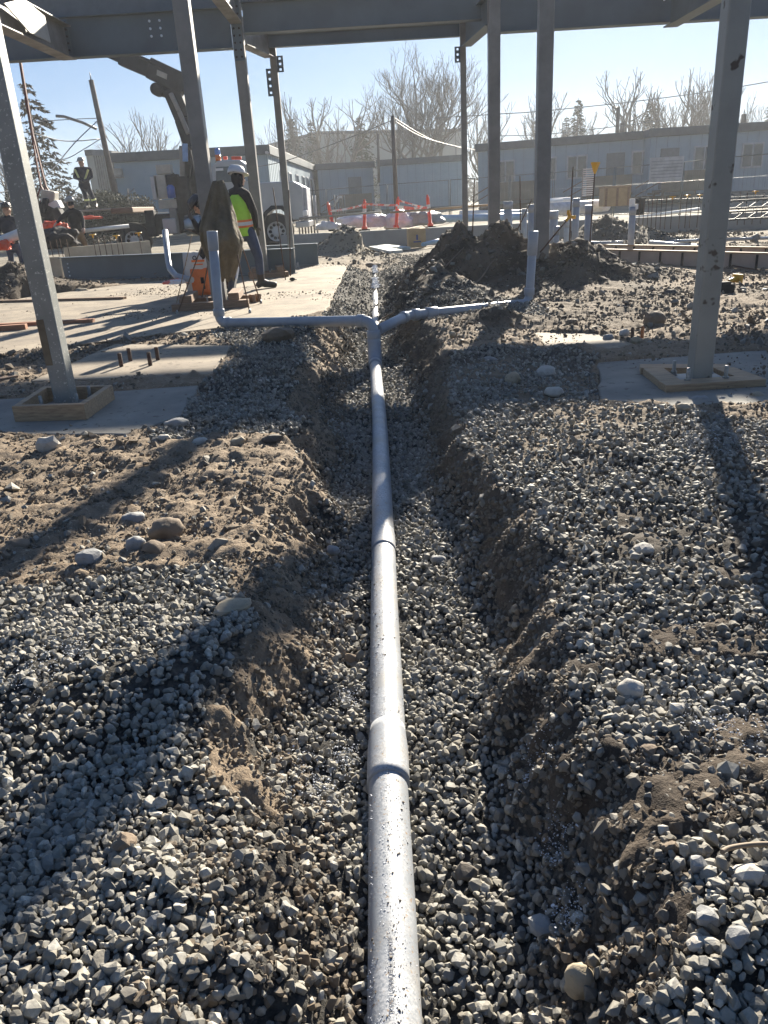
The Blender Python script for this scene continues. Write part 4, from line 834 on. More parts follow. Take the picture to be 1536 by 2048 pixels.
m = MB(); m.box((.06, -.098, .50), (.20, .004, .03)); m.box((.06, -.098, .45), (.14, .004, .018)); m.build('printed_panel', ORSTR, bg_)
m = MB(); m.lathe((.015, -.099, .545), [(.032, 0), (.032, .004), (.02, .004), (.02, 0)], 16, axis=(0, -1, 0)); m.box((.09, -.10, .22), (.05, .004, .09)); m.box((.11, -.10, .12), (.025, .004, .05)); m.box((-.14, -.098, .2), (.04, .004, .05)); m.build('printed_mark', BLACKC, bg_)
# cap and chisel bits on the slab
m = MB(); m.ell((0, 0, .03), (.05, .04, .03)); m.box((.05, 0, .02), (.05, .05, .01)); o = m.build('work_light', BLACKC); o.location = G(585, 562, 0); tag(o, 'small black lump lying on the slab right of the boot', 'cap')
m = MB(); 
for k in range(3): m.box((k*.07-.07, k*.05, .05), (.05, .09, .10), R_(30))
o = m.build('wood_wedges', WOODD, bevel=.004); o.location = G(505, 605, 0); tag(o, 'dark timber wedges at the right end of the cribbing', 'wedges')

# ------------------------------------------------------------------ stakes, caps, cables
def stake(label, a, b, cap=None, r=.008, cat='rebar stake', mt=None, group=None, capr=.04):
    a = Vector(a); b = Vector(b); o = thing('rebar_stake', label, cat, a, group=group); m = MB(); m.tube([Vector(), b-a], r, 8); m.build('rod', mt or RUST, o)
    if cap:
        d = (b-a).normalized(); m = MB()
        if cap == 'funnel': m.lathe(b-a-d*.06, [(.012, 0), (.03, .04), (.075, .16), (.075, .175), (.0, .175)], 4, axis=d, smooth=False)
        elif cap == 'star':
            m.lathe(b-a-d*.05, [(.018, 0), (.022, .1), (0, .1)], 10, axis=d)
            for k in range(4): an = k*math.pi/2+.5; e = d.cross(Vector((0, 1, 0))).normalized(); g2 = d.cross(e); q = (e*math.cos(an)+g2*math.sin(an)); m.bar(b-a+d*.02, b-a+d*.06+q*.085, .035, .03)
        else: m.lathe(b-a-d*.03, [(.014, 0), (.02, .05), (capr, .055), (capr, .07), (0, .075)], 10, axis=d)
        m.build('safety_cap', YEL, o)
    return o
stake('tall rebar stake with a yellow funnel cap behind the soil heap', P(1178, 512, 13.5), P(1190, 340, 13.5), 'funnel', .011)
stake('leaning rebar stake with a yellow winged cap by the stained heap column', P(1080, 505, 11.0), P(1137, 436, 11.0), 'star', .010)
stake('bare dark rebar stake right of the winged cap', P(1137, 520, 12.5), P(1146, 334, 12.5), None, .011)
stake('bare rebar stake just left of the thick column behind the heap', P(945, 470, 15), P(949, 357, 15), None, .011)
stake('bare rebar stake between the two right heap columns', P(1041, 460, 15), P(1040, 352, 15), None, .011)
stake('slanting bare rod leaning behind the heap riser', P(1030, 470, 12.5), P(1064, 398, 12.5), None, .008)
stake('bare stake left of the slim column, planted in the slab', G(571, 560, 0), P(546, 375, G(571, 560, 0).y), None, .009)
stake('bare rusty stake right beside the slim column foot', G(581, 552, 0), P(578, 380, G(581, 552, 0).y), None, .009)
stake('pale leaning rod left of the bag of mix', G(352, 612, 0), P(384, 470, 10.6), None, .006, mt=WOOD)
def cable(name, px, label, r=.012, mt=None, lift=.01, cat='cable'):
    pts_ = []
    for q in px:
        g_ = G(q[0], q[1], 0)
        for _ in range(4): g_ = G(q[0], q[1], terr(g_.x, g_.y))
        if len(q) > 2: g_ = P(q[0], q[1], q[2])
        pts_.append(g_+Vector((0, 0, lift)))
    o = MB().tube(smooth_path(pts_, 6), r, 8).build(name, mt or M('cable_rubber', (.10, .07, .05), rough=.6)); return tag(o, label, cat)
HOSE = M('muddy_hose', (.22, .16, .10), (.14, .10, .07), rough=.7)
cable('cable', [(100, 690), (150, 690), (210, 680), (270, 668), (330, 652), (390, 648), (440, 640)], 'dark cable crossing the slab behind the studs', .012)
cable('cable', [(110, 698), (190, 688), (250, 682), (300, 674), (360, 662)], 'second tan cable beside the dark one behind the studs', .009, HOSE)
cable('hose', [(545, 630), (590, 620), (630, 612), (655, 616), (672, 626), (685, 636)], 'brown hose curling off the slab corner above the left branch pipe', .012, HOSE, cat='hose')
cable('cable', [(500, 606), (560, 604), (640, 601)], 'thin dark line stretched over the slab right of the boot', .005)
cable('rope', [(943, 482, 12.1), (925, 500, 11.6), (895, 530, 11.2), (870, 555, 10.9), (835, 600), (800, 620), (765, 640), (752, 655)], 'muddy rope trailing down the heap into the trench', .010, HOSE, cat='rope')
cable('rope', [(1028, 490, 11.9), (1015, 500, 11.6), (985, 525, 11.2), (960, 560, 10.7), (925, 590, 10.3)], 'muddy rope lying over the middle of the soil heap', .010, HOSE, cat='rope')
cable('twig', [(1440, 1730), (1455, 1722), (1490, 1716), (1536, 1714), (1600, 1716)], 'curved brown twig on the near right bank', .0045, HOSE, .03, cat='twig')
YC = M('muddy_yellow_plastic', (.80, .45, .03), (.5, .3, .05), rough=.5)
for (px, py, l, rz) in ((1466, 566, 'yellow winged cap lying on the soil right of the stained column', .3), (1448, 531, 'yellow cap of a fallen rod by the timber forms', -.4)):
    g_ = G(px, py, .02); o = thing('safety_cap', l, 'rebar cap', g_, rz); m = MB(); m.lathe((0, 0, .04), [(.02, -.08), (.03, .04), (.05, .08), (.05, .09), (0, .09)], 10, axis=(1, .2, .1)); m.build('cap_body', YC, o)
    m = MB(); m.box((.06, 0, .05), (.02, .16, .10)); m.build('cap_wing', YC, o)
cable('fallen_rod', [(1452, 533), (1480, 540), (1522, 546)], 'dark rod lying on the soil with a yellow cap at its end', .01, RUST, .04, cat='rod')
m = MB(); m.box((0, 0, .05), (.2, .14, .1)); m.box((0, -.01, .11), (.12, .1, .03)); o = m.build('black_block', BLACKC, bevel=.01); o.location = G(1446, 586, 0); tag(o, 'black plastic block on the soil right of the stained column', 'block')
# ------------------------------------------------------------------ steel beams lying on the ground, left
def lying(a, b, h, label):
    o = ibeam('lying_steel_beam', a, b, h, .2, STEELB, label, tf=.016, tw=.012); return o
a = P(128, 546, 17.0); b = P(590, 537, 15.2); a.z = b.z = 0.0
la = lying(a, b, .46, 'long steel beam lying on the ground behind the slab')
for k in range(4): MB().lathe((.16, -.02, .09+k*.08), [(0, 0), (.014, 0), (.014, .012), (0, .012)], 8, axis=(0, -1, 0)).build('bolt_hole_sky_disc', SKYDISC, la)
a = P(520, 515, 17.4); b = P(636, 510, 17.2); a.z = b.z = .0
lying(a, b, .44, 'shorter steel beam lying behind the long one, right of the standing worker')
# foundation walls with rebar
def wall(label, a, b, h, t=.25, mt=WALLC, name='foundation_wall', cat='foundation wall'):
    a = Vector(a); b = Vector(b); a.z = b.z = 0; o = thing(name, label, cat, a, math.atan2((b-a).y, (b-a).x)); L = (b-a).length
    MB().box((L/2, 0, h/2-.2), (L, t, h+.4)).build('wall_body', mt, o, bevel=.01); return o
wall('low concrete foundation wall behind the far soil heap', P(560, 470, 24.5), P(1200, 470, 22.5), .42)
wall('low concrete foundation wall behind the rebar on the right', P(1268, 450, 22), P(1700, 450, 20), .42)
FORM = M('form_plywood', (.50, .43, .32), (.38, .32, .24), rough=.8, scale=3, bmp=.2, bscale=30)
wall('tan form boards along the footing behind the reaching worker', P(128, 500, 18.6), P(300, 490, 20.2), .60, .05, FORM, 'form_boards', 'formwork')
ORD = ['first', 'second', 'third', 'fourth', 'fifth', 'sixth', 'seventh', 'eighth', 'ninth', 'tenth', 'eleventh', 'twelfth', 'thirteenth', 'fourteenth', 'fifteenth', 'sixteenth']
NF = [0]
wall('short tan form panel beside the long lying beam, behind the nearest left column', P(96, 545, 17.4), P(126, 545, 17.3), .46, .05, FORM, 'form_boards', 'formwork')
def capped_row(pxs, y0, Y, h, label, group, caps=(), lab2=None):
    for i, px in enumerate(pxs):
        a = P(px, y0, Y); a.z = .2; b = a+Vector((.01*random.uniform(-1, 1), 0, h*random.uniform(.92, 1.05)))
        cnt = [q for q in range(i+1) if (q in caps) == (i in caps)]; stake(ORD[len(cnt)-1]+' '+(label if i not in caps else (lab2 if lab2 else label)), a, b, 'cap' if i in caps else None, .0085, group=group if i not in caps else (group+' with caps'), capr=.075)
capped_row([1276, 1284, 1293, 1301, 1310, 1319, 1328, 1340, 1356, 1368, 1377, 1392, 1400, 1472, 1486, 1501, 1518], 470, 19.5, .72, 'bare rebar from the left, before the right foundation wall', 'rebar along the right wall', (7, 9, 11, 15), 'yellow capped rebar from the left, before the right foundation wall')
capped_row([104, 116, 124, 137, 190, 200, 212, 224, 236, 246, 283], 500, 17.4, .62, 'bare rebar from the left, before the tan form boards', 'rebar along the left forms', (4, 8, 10), 'yellow capped rebar from the left, before the tan form boards')
# timber forms of the right footing, two parallel lines
FP = M('pinkish_form_board', (.42, .34, .29), (.33, .27, .23), rough=.8, scale=3, bmp=.2, bscale=30)
def forms(label, pa, pb, h):
    a = Vector(pa); b = Vector(pb); a.z = b.z = 0; o = thing('footing_form', label, 'formwork', a, math.atan2((b-a).y, (b-a).x)); L = (b-a).length
    MB().box((L/2, 0, h/2), (L, .035, h)).build('form_board', FP, o, bevel=.003); MB().box((L/2, .0, h+.012), (L, .07, .022)).build('top_rail', WOOD, o, bevel=.003)
    for k in range(int(L/.42)): MB().box((.2+k*.42, -.03, h*.5), (.022, .025, h*.95)).build('form_tie', BLACKC, o)
    return o
forms('near run of pinkish timber forms right of the soil heap', G(1186, 524), G(1750, 548), .2)
forms('far run of pinkish timber forms right of the soil heap', G(1150, 512), G(1750, 532), .2)
# plastic riser pipes on the right
for i, (px, yt, yb, Y, r, l) in enumerate([(1016, 403, 452, 16.5, .085, 'fat grey riser between the two columns behind the heap'), (1048, 418, 470, 16, .05, 'short thin riser left of the stained heap column'), (1062, 409, 470, 15.5, .06, 'riser just left of the heap column'),
     (1106, 422, 503, 15, .075, 'grey riser just right of the heap column'), (1112, 453, 503, 14.6, .05, 'shortest riser in front of the grey one beside the heap column'), (1133, 438, 505, 14.8, .06, 'middle riser under the winged yellow cap'),
     (1149, 397, 506, 14.6, .058, 'tallest thin riser right of the winged yellow cap'), (1174, 411, 512, 14.0, .062, 'riser beside the stake with the funnel cap'), (1261, 414, 492, 15, .058, 'lone riser wrapped with white tape at its top, before the foundation wall')]):
    a = P(px, yb, Y); b = P(px, yt, Y); a.z = 0; b.x = a.x; o = thing('riser_pipe', l, 'riser pipe', a)
    MB().tube([Vector((0, 0, -.1)), Vector((0, 0, b.z))], r, 18).build('pipe', PVC, o); MB().tube([Vector((0, 0, b.z-.14)), Vector((0, 0, b.z+.004))], r+.006, 18).build('rim', PVC, o)
    if i == 8:
        m = MB(); m.tube([Vector((0, 0, 0)), Vector((.16, -.3, -.02)), Vector((.6, -.7, -.02))], r, 14); m.tube([Vector((0, 0, 0)), Vector((-.4, -.25, -.02))], r, 14); q = m.build('side_run', PVC, o); q.location.z = .05
        m = MB(); m.box((-.02, 0, b.z+.06), (.08, .06, .16), R_(20)); m.box((.03, 0, b.z-.0), (.09, .10, .09), R_(50)); m.build('tape_wrap', PAPER, o)
def lpipe(label, a, b, r, mt=None, cat='pipe', name='loose_pipe', ring=True):
    a = Vector(a); b = Vector(b); m = MB(); m.tube([a, b], r, 14); 
    if ring: d = (b-a).normalized(); m.tube([b-d*.2, b], r*1.12, 14)
    return tag(m.build(name, mt or PVC), label, cat)
lpipe('white pipe lying before the foundation wall, left of the stained column', P(1300, 485, 15.5), P(1402, 494, 14.6), .04)
lpipe('second white pipe angled behind the first one before the foundation wall', P(1330, 484, 16), P(1400, 480, 17), .03)
lpipe('pale blue pipe lying right of the stained column', P(1450, 479, 16), P(1560, 475, 17), .03)
lpipe('grey pipe running along the ground by the riser bases', P(1112, 487, 15), P(1245, 485, 15), .03)
lpipe('white pipe lying on the soil in front of the far risers', P(1108, 506, 13.4), P(1170, 513, 12.6), .04)
BLUEP = M('pale_blue_pipe', (.30, .45, .62), (.25, .38, .52), rough=.4)
lpipe('long pale blue pipe on the ground behind the foundation wall', P(870, 438, 27), P(1080, 432, 27.5), .12, BLUEP)
lpipe('white pipe above the long blue pipe behind the foundation wall', P(920, 427, 28), P(1075, 424, 28.5), .09, M('white_pipe', (.6, .62, .66), rough=.4))
lpipe('wide white pipe lying beyond the tallest risers', P(1100, 419, 27), P(1214, 410, 28), .2, M('white_wrap_pipe', (.55, .58, .64), rough=.5), ring=False)
for k, (px, py, Y) in enumerate(((1105, 404, 30), (1120, 401, 30.6))): lpipe(('left' if k == 0 else 'right')+' white roll heaped above the wide white pipe', P(px-22, py+2, Y), P(px+20, py, Y), .12, PAPER, 'roll', 'plastic_roll', False)
# wrapped bundle, box, insulation boards
def lumpy(name, c, rad, mt, label, cat, seed=1, amp=.25):
    bm = bmesh.new(); bmesh.ops.create_icosphere(bm, subdivisions=4, radius=1); off = Vector((seed*9.1, 0, 0))
    for v in bm.verts:
        k = 1+amp*mnoise.noise(v.co*1.8+off)+amp*.5*mnoise.noise(v.co*5+off)+amp*.3*abs(mnoise.noise(v.co*11+off)); v.co = Vector((v.co.x*rad[0]*k, v.co.y*rad[1]*k, max(v.co.z, -.3)*rad[2]*k))
    me = bpy.data.meshes.new(name); bm.to_mesh(me); bm.free(); me.polygons.foreach_set('use_smooth', [True]*len(me.polygons)); me.materials.append(mt); o = bpy.data.objects.new(name, me); COL.objects.link(o); o.location = c; return tag(o, label, cat)
POLY = M('plastic_sheet', (.55, .55, .57), (.40, .40, .42), rough=.25, scale=4, bmp=.8, bscale=6, bdist=.05)
lumpy('plastic_wrapped_bundle', P(728, 448, 26.2)-Vector((0, 0, .0)), (.95, .5, .32), POLY, 'crumpled plastic wrapped bundle between the left orange posts', 'bundle', 1)
lumpy('plastic_wrapped_bundle', P(800, 446, 26)-Vector((0, 0, .0)), (.45, .5, .42), POLY, 'crumpled white plastic heap behind the third orange post', 'bundle', 2)
lumpy('plastic_wrapped_bundle', P(655, 455, 25)-Vector((0, 0, .0)), (.35, .3, .18), POLY, 'small white plastic heap left of the far soil heap', 'bundle', 3)
lumpy('grey_tarp', P(830, 443, 26.5), (.9, .6, .35), M('grey_green_tarp', (.26, .29, .28), rough=.6, bmp=.6, bscale=6, bdist=.05), 'grey green tarp heap behind the cardboard box', 'tarp', 4)
o = thing('cardboard_box', 'cardboard box with open flap and blue mark in front of the wall', 'cardboard box', P(833, 487, 21.5), R_(3)); o.location.z = .02; CARD = M('cardboard', (.40, .29, .17), (.33, .24, .14), rough=.85)
m = MB(); m.box((0, 0, .23), (.46, .4, .46)); m.build('box_body', CARD, o); m = MB(); m.box((.25, -.12, .48), (.16, .2, .01), Matrix.Rotation(R_(35), 3, 'Y')); m.box((-.06, 0, .485), (.36, .38, .01), Matrix.Rotation(R_(-6), 3, 'Y')); m.build('flap', CARD, o)
m = MB(); m.box((.0, -.202, .25), (.05, .003, .13)); m.box((0, -.202, .14), (.2, .003, .03)); m.build('printed_mark', M('blue_print', (.08, .1, .28), rough=.7), o)
o = tag(plank('foam_board', P(750, 489, 21), P(792, 498, 19.5), .35, .07, M('pale_foam', (.50, .53, .52), (.44, .47, .46), rough=.6), 'left pale board lying on the ground before the wall'), cat='board'); o.location.z = .07
o = plank('foam_board', P(765, 487, 21.4), P(812, 492, 20.6), .3, .07, M('pale_foam_b', (.42, .47, .47), rough=.6), 'right pale board lying on the ground before the cardboard box'); o.location.z = .07
lpipe('blue pipe lying left of the heap toward the cardboard box', P(845, 489, 20.6), P(900, 476, 21.5), .05, BLUEP)
m = MB(); m.box((0, 0, 0), (.36, .03, .4)); o = m.build('plywood_sheet', WOOD); o.location = P(784, 470, 24.1)+Vector((0, -.06, 0)); tag(o, 'small plywood offcut leaning on the foundation wall', 'plywood')
# four orange delineator posts with tape
ORG = M('orange_plastic', (.85, .09, .04), (.7, .07, .03), rough=.45); posts = []
for i, (xb, yb, xt, yt, l) in enumerate([(668, 457, 656, 407, 'leftmost leaning orange post behind the far soil heap'), (729, 457, 729, 402, 'second orange post, left of the crumpled white plastic'), (792, 455, 796, 397, 'third orange post, tallest, before the white plastic heap'), (861, 451, 855, 393, 'rightmost orange post above the cardboard box')]):
    a = P(xb, yb+3, 25); b = P(xt, yt, 25); o = thing('delineator_post', l, 'delineator post', a); d = b-a; m = MB()
    m.tube([Vector(), d*.12, d*.13, d*.9, d], [.09, .085, .055, .05, .045], 12); m.build('post_body', ORG, o); m = MB(); m.tube([d*.9, d*1.06], [.02, .03], 10); m.build('handle', ORG, o); m = MB(); m.lathe((0, 0, -.03), [(0, 0), (.17, 0), (.17, .05), (0, .06)], 12); m.build('base', BLACKC, o)
    if i in (1, 3): MB().tube([d*.62, d*.74], .058, 12, cap=False).build('reflective_band', SILV, o)
    posts.append((a, d))
TAPE = M('red_white_tape', (.75, .16, .12), (.75, .70, .68), rough=.5, scale=5, lo=.48, hi=.52)
def tape(i, k, ta, tb, sag, w=.06, l=''):
    A = posts[i][0]+posts[i][1]*ta; B = posts[k][0]+posts[k][1]*tb; n = 12; vs = []; fs = []
    for q in range(n+1):
        t = q/n; p = A.lerp(B, t)-Vector((0, 0, sag*4*t*(1-t))); vs += [p+Vector((0, -.06, w/2)), p+Vector((0, -.06+.02*math.sin(q), -w/2))]
    for q in range(n): fs.append((2*q, 2*q+1, 2*q+3, 2*q+2))
    tag(MB().add(vs, fs).build('barrier_tape', TAPE), l, 'barrier tape')
tape(0, 1, .72, .88, .03, l='barrier tape from the leftmost to the second orange post'); tape(1, 2, .9, .78, .01, l='barrier tape from the second to the third orange post'); tape(2, 3, .72, .55, .0, .1, l='lower wide barrier tape between the two right orange posts'); tape(2, 3, .95, .62, .02, l='upper barrier tape between the two right orange posts')
# horizontal guard rails on the foundation wall
lpipe('thin rail over the far soil heap', P(598, 437, 24.5), P(762, 424, 24.3), .03, M('rail_board', (.35, .33, .28), rough=.8), 'rail', 'guard_rail', False)
lpipe('thin tan rail from the third orange post toward the heap columns', P(780, 425, 24), P(1000, 408, 24), .03, WOOD, 'rail', 'guard_rail', False)

# ------------------------------------------------------------------ site fence
FM = M('fence_metal', (.17, .19, .19), rough=.5, metal=.5)
fx = [(560, 386), (652, 379), (773, 369), (899, 360), (1020, 351), (1108, 345), (1230, 335), (1368, 324), (1430, 317), (1560, 306)]
fpt = [G(a, b, 1.95) for a, b in fx]
for i in range(len(fpt)-1):
    a = fpt[i]; b = fpt[i+1]; L = ((b-a).xy).length; zt = 1.95; n = max(1, round(L/3.4))
    for k in range(n):
        p = a.lerp(b, k/n); q = a.lerp(b, (k+1)/n); NF[0] += 1; o = thing('fence_panel', ORD[NF[0]-1]+' wire mesh fence panel from the left', 'fence panel', (p.x, p.y, .1), math.atan2(q.y-p.y, q.x-p.x), 'temporary fence panels across the site'); l_ = (q-p).length
        m = MB(); [m.tube([Vector((x, 0, -.05)), Vector((x, 0, 1.85))], .022, 6) for x in (.04, l_-.04)]; [m.tube([Vector((.04, 0, z)), Vector((l_-.04, 0, z))], .018, 6) for z in (.12, 1.85)]; m.build('panel_frame', FM, o)
        m = MB(); [m.tube([Vector((x, 0, .12)), Vector((x, 0, 1.85))], .0026, 3, cap=False) for x in np.arange(.12, l_-.08, .14)]; [m.tube([Vector((.04, 0, z)), Vector((l_-.04, 0, z))], .0022, 3, cap=False) for z in (.6, 1.2)]; m.build('wire_mesh', FM, o)
        m = MB(); m.box((.0, 0, -.03), (.2, .6, .12)); m.build('base_block', WALLC, o)
# white notice on the fence
o = thing('site_notice', 'white lined notice board hung on the fence', 'notice', G(1331, 339, 1.55)); m = MB(); m.box((0, -.06, 0), (.85, .02, .58)); m.build('board', M('notice_white', (.55, .58, .62), rough=.6), o)
m = MB(); [m.box((0, -.075, -.18+k*.075), (.78, .004, .02)) for k in range(6)]; m.build('text_lines', M('notice_lines', (.36, .40, .46), rough=.7), o)
o = thing('striped_barrier', 'white and red slatted panel behind the tall funnel capped stake', 'slatted panel', P(1176, 392, 24)); m = MB(); H_ = P(1176, 336, 24).z-P(1176, 392, 24).z
for k in range(13): MB().box((0, 0, H_*(k+.5)/13), (.34, .03, H_/13*.45), R_(8)).build('slat', M('slat_white', (.72, .66, .66), rough=.5) if k == 0 else bpy.data.materials['slat_white'], o)
MB().box((-.17, .02, H_/2), (.03, .03, H_)).build('upright', STEEL, o); MB().box((.17, .02, H_/2), (.03, .03, H_)).build('upright', STEEL, o)
# brown crate, black tub, stack of dark joists, concrete blocks
def crate(label, c, d, mt, rz=0, name='wooden_crate', cat='crate'):
    o = thing(name, label, cat, c, rz); MB().box((0, 0, d[2]/2), d).build('body', mt, o, bevel=.01); MB().box((0, 0, d[2]+.03), (d[0]*1.04, d[1]*1.04, .05)).build('lid', WOOD, o)
    for s in (-1, 0, 1): MB().box((s*d[0]*.42, -d[1]/2-.012, d[2]/2), (.07, .024, d[2]*.98)).build('batten', WOODD, o)
    return o
c = P(1228, 412, 27); crate('brown crate with a pale lid beyond the lone wrapped riser', c, (.85, .6, .55), CARD)
o = thing('black_tub', 'black tub on the ground right of the lone wrapped riser', 'tub', P(1279, 430, 21.5)); MB().lathe((0, 0, 0), [(0, 0), (.11, 0), (.13, .38), (.11, .4), (.09, .38)], 14).build('tub_body', BLACKC, o); MB().lathe((0, 0, .38), [(.135, 0), (.135, .03), (.1, .03)], 14).build('rim', BLACKC, o)
c = P(1575, 436, 19); o = thing('joist_stack', 'stack of dark steel joists with diagonal webs at the right edge', 'joist stack', c, R_(-4))
DKST = M('dark_joist_steel', (.07, .075, .08), rough=.5, metal=.2)
for k in range(2):
    m = MB(); z = k*.24+.03; m.box((0, 0, z), (3.2, .09, .04)); m.box((0, 0, z+.17), (3.2, .09, .04)); m.build('chord', DKST, o); m = MB()
    for q in range(10): m.bar((-1.5+q*.3, 0, z+.02), (-1.3+q*.3, 0, z+.15), .02, .02)
    m.build('web_bar', DKST, o)
lpipe('long white edged plank along the ground behind the right foundation wall', P(1270, 436, 24), P(1398, 418, 25), .05, PAPER, 'plank', 'pale_plank', False)

# ------------------------------------------------------------------ office trailers
TW = M('trailer_wall', (.25, .34, .41), (.22, .31, .375), rough=.6, scale=2); TF = M('trailer_fascia', (.055, .08, .105), rough=.6, scale=3); TS = M('trailer_skirt', (.15, .165, .17), rough=.8, scale=3); GLASS = M('dark_window_glass', (.06, .08, .10), rough=.12, spec=.8); TD = M('trailer_door', (.11, .14, .17), rough=.6); FRW = M('window_frame', (.45, .47, .50), rough=.5)
RAMP = M('ramp_timber', (.20, .17, .13), (.15, .13, .10), rough=.85, scale=2)
def trailer(label, a, b, depth, h, wins=(), doors=(), z0=.3, ribs=True, stairs=(), side_w=0):
    a = Vector(a); b = Vector(b); d = b-a; d.z = 0; L = d.length; o = thing('office_trailer', label, 'office trailer', (a.x, a.y, z0), math.atan2(d.y, d.x)); h -= z0
    MB().box((L/2, depth/2, h*.5+.2), (L, depth, h-.4)).build('wall', TW, o); MB().box((L/2, depth/2, h-.05), (L+.3, depth+.3, .42)).build('roof_fascia', TF, o, bevel=.02)
    MB().box((L/2, depth/2, .35), (L-.06, depth-.06, .72)).build('skirt', TS, o)
    for x in wins:
        w = MB(); w.box((x*L, -.03, h*.60), (1.15, .06, 1.25)); f = w.build('window', FRW, o, bevel=.01); g_ = MB(); g_.box((x*L-.27, -.055, h*.60), (.46, .03, 1.08)); g_.box((x*L+.27, -.055, h*.60), (.46, .03, 1.08)); g_.build('pane', GLASS, f)
    for x in doors:
        MB().box((x*L, -.02, .72+1.02), (1.0, .05, 2.04)).build('door', TD, o, bevel=.01)
    if ribs:
        m = MB(); [m.box((x, -.004, h*.5+.15), (.03, .02, h-.75)) for x in np.arange(.3, L, .6)]; m.build('wall_batten', M('trailer_batten', (.21, .285, .345), rough=.6) if 'trailer_batten' not in bpy.data.materials else bpy.data.materials['trailer_batten'], o)
    for x in stairs:
        s = MB(); s.box((x*L, -1.0, .62), (2.4, 1.8, .12)); [s.box((x*L+sx, sy, .3), (.1, .1, .62)) for sx in (-1.1, 1.1) for sy in (-.2, -1.8)]; s.box((x*L, -1.86, 1.12), (2.4, .05, .9)); s.build('landing', RAMP, o)
        s = MB(); [s.box((x*L-1.35-k*.28, -1.0, .52-k*.14), (.3, 1.3, .1)) for k in range(4)]; s.bar((x*L-1.2, -1.65, 1.5), (x*L-2.5, -1.65, .85), .06); s.bar((x*L-1.2, -1.65, 1.1), (x*L-2.5, -1.65, .45), .05); s.build('steps', RAMP, o)
        s = MB(); [s.box((x*L+k*.3-1.1, -1.9, 1.12), (.05, .04, .9)) for k in range(8)]; s.build('guard_rail', RAMP, o)
    return o
ZR = 3.9
trailer('long pale office trailer spanning behind the two right heap columns', G(956, 294, ZR), G(1299, 267, ZR), 4, ZR, (.17, .42, .60, .97), (.82,), stairs=(.25, .80))
trailer('pale office trailer at the right edge beyond the stained column', G(1303, 264, ZR), G(1640, 243, ZR), 4, ZR, (.33, .62), (.12,), stairs=(.16,))
trailer('plain windowless office trailer in the centre behind the tall pole', G(757, 325, ZR), G(926, 314, ZR), 4, ZR, (), (), stairs=())
trailer('smaller pale trailer with a door and brown landing left of the centre one', G(634, 333, ZR), G(745, 327, ZR), 4, ZR, (), (.66,), stairs=(.62,))
la_ = G(225, 314, ZR); lb_ = G(529, 297, ZR)
tl = trailer('near blue grey trailer behind the crane truck on the left', la_, lb_, .5, ZR, (), (), ribs=False)
lc_ = G(575, 315, ZR); ld_ = G(632, 337, ZR)
t2 = trailer('long side of the left trailer with a row of narrow windows', lb_+Vector((.1, .1, 0)), G(632, 337, ZR), 3, ZR, (.18, .32, .46, .60, .70, .80, .9), ())
m = MB(); d_ = (ld_-lb_); d_.z = 0
for i, (x0, y0, x1, y1) in enumerate(((535, 306, 560, 316), (583, 325, 630, 346))): lpipe(('near' if i == 0 else 'far')+' white gutter pipe along the side of the left trailer', G(x0, y0, 3.7)+Vector((0, -.4, 0)), G(x1, y1, 3.7)+Vector((0, -.4, 0)), .07, FRW, 'gutter', 'gutter_pipe', False)
tag(MB().box((0, 0, 0), (.5, .3, .34)).box((0, -.05, -.22), (.55, .4, .06)).build('flood_lamp', M('lamp_housing', (.35, .33, .30), rough=.3, metal=.6), bevel=.02), 'metal wall lamp on the corner of the near left trailer', 'wall lamp').location = la_+Vector((.2, -.35, -.7))
# posts of stair rails beside the left trailer
o = thing('stair_railing', 'white topped stair railing posts right of the silver truck', 'railing', P(612, 470, 27))
for k in range(7): a = P(600+k*6, 472, 27)-Vector(o.location); MB().tube([a, a+Vector((0, 0, 1.25))], .03, 6).build('baluster', FRW if k % 3 == 0 else STEEL, o)
MB().bar(P(598, 394, 27)-Vector(o.location), P(608, 392, 27)-Vector(o.location), .08).build('handrail', FRW, o)
o = thing('stair_railing', 'bent white handrail behind the leftmost orange post', 'railing', P(676, 455, 30))
for k in range(5): a = P(672+k*5, 450, 30)-Vector(o.location); MB().tube([a, a+Vector((0, 0, 1.0))], .03, 6).build('baluster', STEEL, o)
MB().tube([P(667, 413, 30)-Vector(o.location), P(678, 394, 30)-Vector(o.location), P(684, 394, 30)-Vector(o.location)], .045, 8).build('handrail', FRW, o)
MB().box((0, 0, 0), (1.3, .5, .5)).build('x', RAMP)
bpy.data.objects.remove(bpy.data.objects['x'])
# big pale buildings far behind
BB = M('far_hall_wall', (.26, .29, .28), (.24, .265, .26), rough=.8, scale=.3)
def hall(label, pl, pm, pr, z, depth=14):
    a = G(*pl, z); b = G(*pm, z); c_ = G(*pr, z); o = thing('warehouse', label, 'warehouse', (b.x, b.y, 0)); a = a-b; c_ = c_-b; a.z = c_.z = 0
    poly = [(a.x, a.y), (0, 0), (c_.x, c_.y), (c_.x+1, c_.y+depth), (a.x+1, a.y+depth)]; MB().prism(poly, -1, z).build('wall', BB, o); MB().prism([(p[0]*1.004, p[1]-.15) for p in poly], z, z+.35).build('roof_edge', TF, o)
    m = MB(); n = 9; [m.box((c_.x*(k+.5)/n, c_.y*(k+.5)/n-.05, z*.5), (.12, .08, z)) for k in range(n)]; m.build('panel_joint', TS, o); return o
hall('large grey warehouse far behind the centre trailer', (528, 296), (636, 269), (926, 263), 9.5)
hall('grey shed behind the worker on the truck bed', (172, 312), (186, 311), (226, 313), 5.0, 8)

